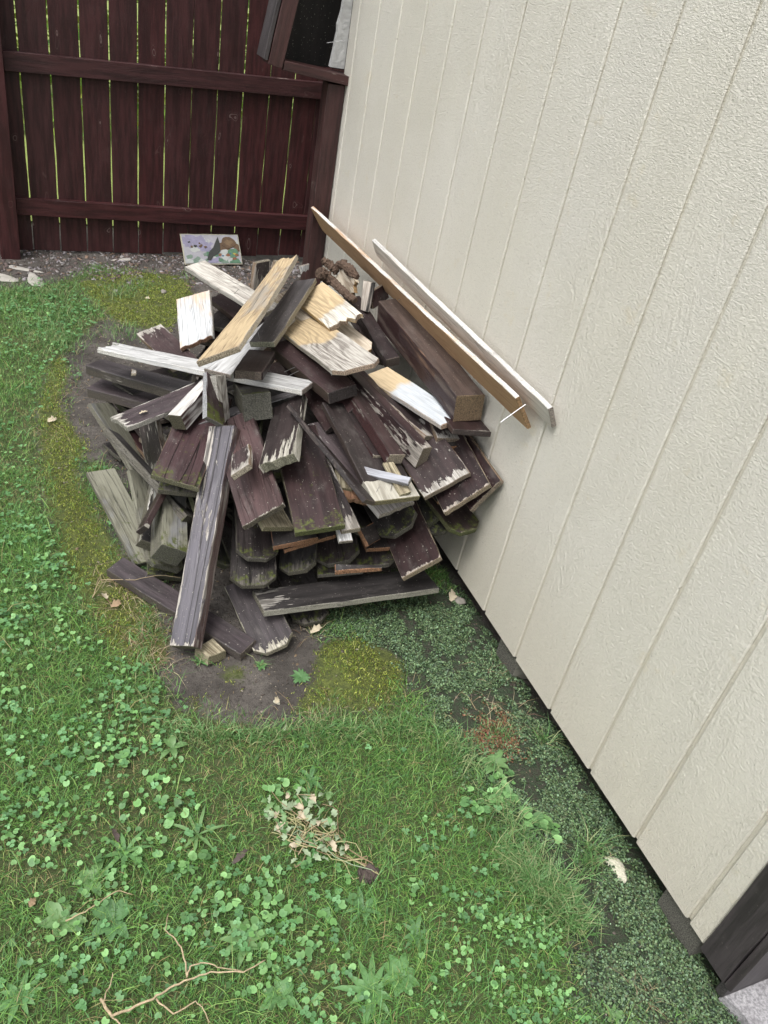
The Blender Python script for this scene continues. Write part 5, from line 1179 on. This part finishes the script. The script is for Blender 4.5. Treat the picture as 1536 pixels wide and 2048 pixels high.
w2, h2 = PW / 2, PH / 2
r = random.Random(14)
k = 0
for reg, mts, cnt, sz_ in [((-.95, .15, -.1, .9), ['p_lav', 'p_pale', 'p_lav', 'canvas'], 16, .22), ((-.95, .1, -.95, -.3), ['p_green', 'p_pale', 'p_lav', 'p_green2'], 12, .16),
                           ((.3, .95, .1, .85), ['p_brown', 'p_pale', 'p_brown'], 5, .2), ((.0, .9, -.9, -.15), ['p_green', 'p_green2', 'p_pale', 'p_green'], 14, .16),
                           ((.1, .9, -.85, -.3), ['p_rust', 'p_yellow', 'p_blue', 'p_rust', 'p_pale'], 9, .06), ((-.8, -.2, .1, .5), ['p_dark', 'p_brown'], 7, .05)]:
    for _ in range(cnt):
        q_ = sz_ * r.uniform(.6, 1.2)
        blob(r.uniform(reg[0], reg[1]) * w2, r.uniform(reg[2], reg[3]) * h2, q_ * w2, q_ * h2 * 1.3, r.choice(mts), k, 0.00006 * k, pts=11, jag=.4)
        k += 1
blob(.60 * w2, .42 * h2, .26 * w2, .38 * h2, 'p_brown', 77, 0.0041, jag=.12)
blob(.60 * w2, .42 * h2, .14 * w2, .20 * h2, 'p_brown2', 78, 0.0043, jag=.3)
blob(0, 0, 0, 0, 'p_dark', 0, 0.0045, shape=[(x * w2, y * h2) for x, y in [(-.22, -.7), (-.12, -.2), (.05, .1), (.18, .55), (.26, .8), (.30, .3), (.28, -.1), (.16, -.35), (.0, -.5), (-.1, -.75)]])

# ------------------------------------------------------------------ vegetation
def field(n, x0, x1, y0, y1, R):
    return R.rand(n) * (x1 - x0) + x0, R.rand(n) * (y1 - y0) + y0


def blades(name, X, Y, H, Wd, tint, R, lean=0.9, lean_dir=None, mat='leafgeo'):
    n = len(X)
    Z = hgt(X, Y) - 0.002
    az = R.rand(n) * 6.283
    if lean_dir is not None:
        az = lean_dir + (R.rand(n) - .5) * 3.6
    d = np.stack([np.cos(az), np.sin(az)], 1)
    ln = lean * (0.25 + R.rand(n))
    wz = R.rand(n) * 6.283
    wv = np.stack([np.cos(wz), np.sin(wz), np.zeros(n)], 1) * (Wd / 2)[:, None]
    base = np.stack([X, Y, Z], 1)
    mid = base + np.concatenate([d * (H * ln * .35)[:, None], (H * .6)[:, None]], 1)
    tip = base + np.concatenate([d * (H * ln)[:, None], (H * (1.0 - .25 * ln))[:, None]], 1)
    V = np.stack([base - wv, base + wv, mid + wv * .8, mid - wv * .8, tip], 1).reshape(-1, 3)
    i0 = np.arange(n)[:, None] * 5
    Q = i0 + np.array([0, 1, 2, 3])
    T = i0 + np.array([3, 2, 4])
    tt = np.repeat(tint, 5, 0)
    return np_mesh(name, V, [Q, T], tt, mat)


def pal(n, cols, R, jitter=0.2):
    cols = np.array(cols)
    t = cols[R.randint(0, len(cols), n)]
    return t * (1 + (R.rand(n, 1) - .5) * 2 * jitter)


R = np.random.RandomState(21)
# lawn grass: dense in view, thinner beyond the frame
n = 700000
X, Y = field(n, -2.3, 0.03, -0.2, 4.75, R)
m = samp(grass, X, Y)
lush = vnoise(X, Y, 0.16, 5) * .6 + vnoise(X, Y, 0.05, 6) * .4
dens = np.where(X < -1.55, 0.30, 1.0) * np.where(Y > 2.6, 0.50, 1.0) * np.where(Y < 0.35, 0.3, 1.0)
keep = R.rand(n) < m * dens * (0.45 + 0.65 * lush)
X, Y, lush = X[keep], Y[keep], lush[keep]
n = len(X)
edge = np.clip(1 - samp(grass, X, Y), 0, 1)
H = (0.011 + 0.017 * R.rand(n) ** 1.5) * (0.7 + 0.8 * lush)
H *= 1 + 1.3 * (R.rand(n) < 0.05)
Wd = 0.0011 + 0.0011 * R.rand(n)
tint = pal(n, [(0.115, 0.265, 0.050), (0.070, 0.175, 0.040), (0.160, 0.330, 0.072), (0.230, 0.360, 0.100), (0.110, 0.265, 0.080)], R, 0.4)
dry = R.rand(n) < (0.06 + 0.42 * np.clip(0.50 - lush, 0, 1) * 2)
tint[dry] = pal(int(dry.sum()), [(0.36, 0.29, 0.14), (0.26, 0.23, 0.10), (0.22, 0.25, 0.08)], R)
gr = blades('grass', X, Y, H, Wd, tint, R, 1.5)
tag(gr, 'short green lawn grass mixed with dry straw coloured blades', kind='stuff')

# longer tufts along lawn borders
TX, TY, TH = [], [], []
for (x, y, c, rad, h) in TUFTS:
    k = int(c)
    TX.append(R.normal(x, rad, k)); TY.append(R.normal(y, rad, k)); TH.append(np.full(k, h))
X, Y, H = np.concatenate(TX), np.concatenate(TY), np.concatenate(TH)
ok = X < -0.01
X, Y, H = X[ok], Y[ok], H[ok]
n = len(X)
tint = pal(n, [(0.12, 0.26, 0.075), (0.16, 0.31, 0.11), (0.09, 0.20, 0.06), (0.30, 0.34, 0.16)], R)
tf = blades('tall_grass', X, Y, H * (0.5 + R.rand(n)), 0.0016 + 0.0012 * R.rand(n), tint, R, 1.3)
tag(tf, 'longer grass tufts fringing the bare soil and the moss', kind='stuff')

# moss
n = 420000
X, Y = field(n, -1.6, 0.0, 1.0, 4.8, R)
mm = samp(moss, X, Y)
mv = vnoise(X, Y, 0.06, 9) * .5 + vnoise(X, Y, 0.018, 10) * .5
keep = (R.rand(n) < mm) & (mv + 0.35 * (mm - .5) > 0.40 + 0.22 * vnoise(X, Y, 0.13, 19))
X, Y, mv = X[keep], Y[keep], mv[keep]
n = len(X)
tint = pal(n, [(0.31, 0.37, 0.06), (0.21, 0.28, 0.045), (0.12, 0.11, 0.035), (0.13, 0.20, 0.035), (0.42, 0.44, 0.12)], R, 0.4)
ms = blades('moss', X, Y, (0.0035 + 0.006 * R.rand(n)) * (0.6 + mv), 0.0022 + 0.001 * R.rand(n), tint, R, 0.8)
tag(ms, 'yellow green moss cushions around the heap', kind='stuff')


def round_leaves(name, X, Y, Zoff, size, tint, R, notch=0.35, tilt=0.5, k=8):
    n = len(X)
    Z = hgt(X, Y) + Zoff
    az = R.rand(n) * 6.283
    ta = R.rand(n) * 6.283
    tl = R.rand(n) * tilt
    nx, ny = np.sin(tl) * np.cos(ta), np.sin(tl) * np.sin(ta)
    ang = np.linspace(0, 2 * np.pi, k, endpoint=False)[None, :] + az[:, None]
    rad = np.ones((n, k))
    rad[:, 0] = notch
    rad *= size[:, None] * (0.92 + .16 * R.rand(n, k))
    px, py = rad * np.cos(ang), rad * np.sin(ang)
    cup = 0.18 * size[:, None]
    pz = -(nx[:, None] * px + ny[:, None] * py) + cup
    rim = np.stack([X[:, None] + px, Y[:, None] + py, Z[:, None] + pz], -1)
    cen = np.stack([X, Y, Z], -1)[:, None, :]
    V = np.concatenate([cen, rim], 1).reshape(-1, 3)
    i0 = np.arange(n)[:, None] * (k + 1)
    F = np.concatenate([i0 + np.array([0, 1 + j, 1 + (j + 1) % k]) for j in range(k)], 0)
    tt = np.repeat(tint, k + 1, 0)
    tt = tt.reshape(n, k + 1, 3)
    tt[:, 0] *= 0.8
    return np_mesh(name, V, [F], tt.reshape(-1, 3), 'leafgeo')


# ground cover of tiny leaves along the wall
n = 300000
X, Y = field(n, -0.62, 0.05, 0.1, 1.95, R)
cm = samp(cover, X, Y)
cv = vnoise(X, Y, 0.07, 12) * .55 + vnoise(X, Y, 0.025, 13) * .45
keep = (R.rand(n) < cm) & (cv > 0.32 + 0.24 * R.rand(len(cv)))
X, Y, cv = X[keep], Y[keep], cv[keep]
n = len(X)
tint = pal(n, [(0.095, 0.160, 0.065), (0.15, 0.235, 0.105), (0.20, 0.30, 0.15), (0.035, 0.070, 0.030), (0.16, 0.26, 0.15), (0.09, 0.11, 0.05), (0.02, 0.04, 0.02)], R, 0.5)
red = (np.abs(X + 0.16) < 0.05 + .04 * R.rand(n)) & (np.abs(Y - 1.14) < 0.10 * R.rand(n) + .03) & (R.rand(n) < .6)
tint[red] = pal(int(red.sum()), [(0.22, 0.09, 0.05), (0.26, 0.13, 0.07)], R)
tl = round_leaves('ground_cover', X, Y, 0.002 + 0.014 * R.rand(n) * cv, 0.0015 + 0.0017 * R.rand(n) ** 1.6, tint, R, 0.9, 0.9, 5)
tag(tl, 'dense mat of tiny blue green leaves in the strip beside the shed', kind='stuff')

# round leaved weeds and clover in the lawn
LX, LY, LS = [], [], []
for (x, y, c, rad, sz) in CLOVER:
    LX.append(R.normal(x, rad, int(c))); LY.append(R.normal(y, rad * 1.1, int(c))); LS.append(np.full(int(c), sz))
X, Y, S_ = np.concatenate(LX), np.concatenate(LY), np.concatenate(LS)
ok = (X > -2.2) & (X < -0.06) & (samp(moss, X, Y) < .6) & (samp(dirtb, X, Y) < .55)
X, Y, S_ = X[ok], Y[ok], S_[ok]
n = len(X)
tint = pal(n, [(0.17, 0.36, 0.11), (0.22, 0.43, 0.16), (0.13, 0.28, 0.10), (0.25, 0.47, 0.17), (0.11, 0.23, 0.08)], R, 0.2)
cl = round_leaves('clover_leaves', X, Y, 0.014 + 0.016 * R.rand(n), S_ * (0.45 + 0.65 * R.rand(n)), tint, R, 0.45, 0.75, 9)
tag(cl, 'scattered round leaved weeds and clover growing through the lawn', kind='stuff')
# trefoils
n0 = 6500
X, Y = field(n0, -2.0, -0.2, 0.2, 4.6, R)
wgt = samp(grass, X, Y) * np.clip((vnoise(X, Y, 0.2, 15) - .38) * 4, 0, 1) * np.where((X < -0.95) | (Y < 0.95), 1.0, 0.07)
keep = R.rand(n0) < wgt
X, Y = X[keep], Y[keep]
n = len(X)
az = R.rand(n) * 6.283
sz = 0.0032 + 0.0028 * R.rand(n)
zo = 0.010 + 0.02 * R.rand(n)
tX, tY, tS, tZ = [], [], [], []
for k in range(3):
    a_ = az + k * 2.094
    tX.append(X + np.cos(a_) * sz * 1.05); tY.append(Y + np.sin(a_) * sz * 1.05); tS.append(sz); tZ.append(zo)
X, Y, S_, Zf = map(np.concatenate, (tX, tY, tS, tZ))
tint = np.tile(pal(n, [(0.13, 0.30, 0.11), (0.18, 0.38, 0.16), (0.10, 0.23, 0.09)], R, 0.15), (3, 1))
cl2 = round_leaves('clover', X, Y, Zf, S_, tint, R, 0.8, 0.4, 7)
tag(cl2, 'small three leaved clover scattered over the lawn', kind='stuff')


# chips, crumbs and dry litter
def chips(name, X, Y, size, tint, R, lift=0.001, label=''):
    n = len(X)
    Z = hgt(X, Y) + lift
    k = 5
    ang = np.sort(R.rand(n, k), 1) * 6.283
    el = 0.35 + 0.65 * R.rand(n)
    az = R.rand(n) * 6.283
    px = np.cos(ang) * size[:, None]
    py = np.sin(ang) * (size * el)[:, None]
    X2 = px * np.cos(az)[:, None] - py * np.sin(az)[:, None]
    Y2 = px * np.sin(az)[:, None] + py * np.cos(az)[:, None]
    tz = (R.rand(n, 2) - .5) * 0.9
    Zt = tz[:, :1] * X2 + tz[:, 1:] * Y2
    top = np.stack([X[:, None] + X2, Y[:, None] + Y2, Z[:, None] + Zt + (size * .35)[:, None]], -1)
    bot = np.stack([X[:, None] + X2 * 1.1, Y[:, None] + Y2 * 1.1, Z[:, None] + Zt - 0.001], -1)
    V = np.concatenate([top, bot], 1).reshape(-1, 3)
    i0 = np.arange(n)[:, None] * (2 * k)
    Ft = i0 + np.arange(k)
    Fs = np.concatenate([i0 + np.array([j, j + k, (j + 1) % k + k, (j + 1) % k]) for j in range(k)], 0)
    o = np_mesh(name, V, [Ft, Fs], np.repeat(tint, 2 * k, 0), 'chips')
    tag(o, label, kind='stuff')
    return o


n = 6500
X, Y = field(n, -2.0, 0.4, 4.30, 4.92, R)
keep = R.rand(n) < np.clip((Y - 4.35) * 3.2, 0.1, 1) * (0.25 + 1.1 * (vnoise(X, Y, .1, 31) > .45))
X, Y = X[keep], Y[keep]
n = len(X)
chips('bark_debris', X, Y, 0.003 + 0.014 * R.rand(n) ** 2.0, pal(n, [(0.22, 0.205, 0.20), (0.12, 0.09, 0.085), (0.08, 0.06, 0.055), (0.22, 0.20, 0.21), (0.16, 0.11, 0.08), (0.05, 0.04, 0.035)], R, 0.3), R, label='grey and brown bark chips and crumbs strewn along the fence foot')
n = 14000
X, Y = field(n, -1.35, 0.02, 0.3, 4.4, R)
keep = (R.rand(n) < samp(dirtb, X, Y) + samp(cover, X, Y) * .5 + .25 * samp(moss, X, Y))
X, Y = X[keep], Y[keep]
n = len(X)
chips('soil_crumbs', X, Y, 0.0016 + 0.0045 * R.rand(n) ** 2.5, pal(n, [(0.06, 0.048, 0.04), (0.10, 0.085, 0.07), (0.045, 0.035, 0.03), (0.24, 0.21, 0.17), (0.15, 0.11, 0.07)], R, 0.3), R, label='soil crumbs and small grit on the bare earth')

# dry straw wisps
XS, YS = [], []
for (x, y, c, rad) in STRAW:
    XS.append(R.normal(x, rad, int(c))); YS.append(R.normal(y, rad, int(c)))
X, Y = np.concatenate(XS), np.concatenate(YS)
ok = X < -0.02
X, Y = X[ok], Y[ok]
n = len(X)
tint = pal(n, [(0.38, 0.30, 0.18), (0.30, 0.22, 0.13), (0.22, 0.13, 0.09), (0.45, 0.38, 0.25)], R)
st = blades('dry_grass', X, Y, 0.012 + 0.02 * R.rand(n), 0.0012 + 0.0008 * R.rand(n), tint, R, 3.5)
tag(st, 'wisps of dry straw coloured grass lying on moss and soil', kind='stuff')


# single leaves, weeds, twigs, stones ------------------------------------------
def strip_leaf(L_, W_, bend, seg=7, twist=0.0, wav=0.0, seed=0):
    r = random.Random(seed)
    vv, ff = [], []
    for i in range(seg + 1):
        t = i / seg
        w = W_ / 2 * (math.sin(math.pi * min(1, t * .92 + .08)) ** .7) * (0.45 + .55 * math.sin(math.pi * (t * .75 + .2)))
        x = L_ * t * math.cos(bend * t * .6)
        z = L_ * math.sin(bend * 1.0) * t * (1 - t * 0.8) + 0.0
        wv = wav * math.sin(t * 17 + seed) * W_
        tw = twist * t
        for sgn in (-1, 0, 1):
            y = sgn * w + (wv if sgn else 0) * .3
            vv.append((x, y * math.cos(tw), z + abs(sgn) * w * 0.28 + y * math.sin(tw) + (wv * .4 * sgn)))
    for i in range(seg):
        for j in range(2):
            a = i * 3 + j
            ff.append((a, a + 3, a + 4, a + 1))
    return vv, ff


simple('weedleaf', (0.13, 0.27, 0.095), 0.5, 0.25, 60, trans=0.25)
simple('weedleaf2', (0.15, 0.27, 0.10), 0.5, 0.25, 60, trans=0.25)
simple('weeddark', (0.10, 0.21, 0.08), 0.5, 0.25, 60, trans=0.2)
simple('wilted', (0.30, 0.38, 0.24), 0.8, 0.35, 60, trans=0.2)
simple('wiltstem', (0.34, 0.32, 0.16), 0.7, 0.3, 60)
simple('deadleaf', (0.26, 0.18, 0.11), 0.85, 0.4, 60)
simple('deaddark', (0.075, 0.055, 0.05), 0.85, 0.4, 60)
simple('deadpale', (0.42, 0.36, 0.26), 0.85, 0.35, 60)
for wi, (label, x, y, nl, L_, W_, mt, up) in enumerate(WEEDS):
    r = random.Random(wi + 50)
    w = empty('weed_plant', (x, y, gz(x, y)))
    tag(w, label, 'weed', 'broad leaved weeds in the yard')
    for k in range(nl):
        l2 = L_ * r.uniform(.65, 1.15)
        v, f = strip_leaf(l2, W_ * r.uniform(.8, 1.15), up * r.uniform(.6, 1.3), 7, r.uniform(-.3, .3), .12, k)
        o = mesh_obj('leaf', v, f, mt, w, smooth=True)
        o.matrix_basis = Matrix.Translation((0, 0, 0.004)) @ Matrix.Rotation(2 * math.pi * (k + r.uniform(-.3, .3)) / nl, 4, 'Z')

for wi, (label, x, y, L_, W_, mt, az) in enumerate(DEADLEAVES):
    v, f = strip_leaf(L_, W_, 0.7, 8, 0.9, .4, wi)
    o = mesh_obj('dead_leaf', v, f, mt, None, smooth=True)
    o.location = (x, y, gz(x, y) + (0.012 if Y is not None else 0))
    o.rotation_euler = (0.1, 0, az)
    tag(o, label, 'dead leaf', 'dead leaves lying about')

# leaf on the purple board
v, f = strip_leaf(0.030, 0.014, 0.35, 6, 0.3, .3, 3)
o = mesh_obj('dead_leaf', v, f, 'deadpale', None, smooth=True)
o.matrix_world = axes(LEAFPOS['c'], LEAFPOS['x'], LEAFPOS['y']) @ Matrix.Translation((0, 0, 0.001))
tag(o, 'single pale dry leaf lying on the purple brown sloping board', 'dead leaf', 'dead leaves lying about')

# dry vine
def vine(label, name, lines, r0, mat):
    base = Vector(lines[0][0])
    base.z = 0
    t = empty(name, base)
    tag(t, label, 'twig')
    for k, pts in enumerate(lines):
        rr_ = random.Random(k + 3)
        P = []
        for i in range(len(pts) - 1):
            for s_ in range(4):
                q_ = Vector(pts[i]).lerp(Vector(pts[i + 1]), s_ / 4)
                P.append(q_ + Vector((rr_.uniform(-1, 1), rr_.uniform(-1, 1), rr_.uniform(-.6, 1))) * 0.0016)
        P.append(Vector(pts[-1]))
        rad = [r0 * (0.62 if k else 1.0) * (1 - .6 * i / len(P)) for i in range(len(P))]
        v, f = tube([p - base for p in P], rad, 6)
        mesh_obj('stem' if k == 0 else 'branch', v, f, mat, t, smooth=True)
    return t


for label, lines, r0, mt in VINES:
    vine(label, 'dry_twig', lines, r0, mt)

# wilted pulled weed
wp = empty('pulled_weed', PULLED['c'])
tag(wp, 'wilted uprooted weed with pale stems and a brown root clod on the lawn', 'weed')
r = random.Random(9)
pc = Vector(PULLED['c'])
for k in range(30):
    a = Vector(PULLED['root']) - pc
    e = Vector((r.uniform(-.10, .05), r.uniform(-.03, .13), r.uniform(.0, .02)))
    if k > 8:
        a = Vector((r.uniform(-.08, .06), r.uniform(-.04, .10), .012))
    pts = []
    for i in range(9):
        t = i / 8
        pts.append(a.lerp(e, t) + Vector((math.sin(t * 9 + k) * .018, math.cos(t * 7 + k * 2) * .018, 0.016 + .010 * math.sin(t * 5 + k))))
    v, f = tube(pts, [0.0010 * (1 - .5 * i / 9) + .0003 for i in range(9)], 5)
    mesh_obj('stem', v, f, r.choice(['wiltstem', 'straw', 'wilted', 'deadleaf']), wp, smooth=True)
for k in range(85):
    x, y = r.uniform(-.11, .055), r.uniform(-.045, .125)
    v, f = strip_leaf(r.uniform(.014, .032), r.uniform(.008, .016), .8, 6, r.uniform(-1, 1), .5, k)
    o = mesh_obj('leaf', v, f, r.choice(['wilted', 'wilted', 'wilted', 'deadpale', 'weedleaf', 'weedleaf2']), wp, smooth=True)
    o.matrix_basis = Matrix.Translation((x, y, .022 + r.uniform(0, .012))) @ Euler((r.uniform(-.5, .5), r.uniform(-.4, .3), r.uniform(0, 6.3))).to_matrix().to_4x4()
rp = Vector(PULLED['root']) - pc
v, f = lumpy_tube([rp + Vector((-.022, .004, .008)), rp + Vector((0, 0, .012)), rp + Vector((.02, -.008, .006))], [.012, .02, .009], 12, .45, 2)
mesh_obj('root_clod', v, f, 'clod', wp)


def rock(name, label, cat, c, size, mat, seed, group=None):
    r = random.Random(seed)
    v, f = [], []
    nu, nv = 14, 9
    for j in range(nv + 1):
        for i in range(nu):
            th, ph = math.pi * j / nv, 2 * math.pi * i / nu
            k = 1 + 0.16 * math.sin(3 * ph + seed) * math.sin(th) + r.uniform(-.07, .07)
            v.append((size[0] * math.sin(th) * math.cos(ph) * k, size[1] * math.sin(th) * math.sin(ph) * k, size[2] * math.cos(th) * k))
    for j in range(nv):
        for i in range(nu):
            f.append((j * nu + i, (j + 1) * nu + i, (j + 1) * nu + (i + 1) % nu, j * nu + (i + 1) % nu))
    o = mesh_obj(name, v, f, mat, None, smooth=True)
    o.location = c
    o.rotation_euler = (0, 0, r.uniform(0, 3))
    tag(o, label, cat, group)


for i, (label, x, y, sz, mt, rot, name, cat) in enumerate(STONES):
    rock(name, label, cat, (x, y, gz(x, y) + sz[2] * .45), sz, mt, i)
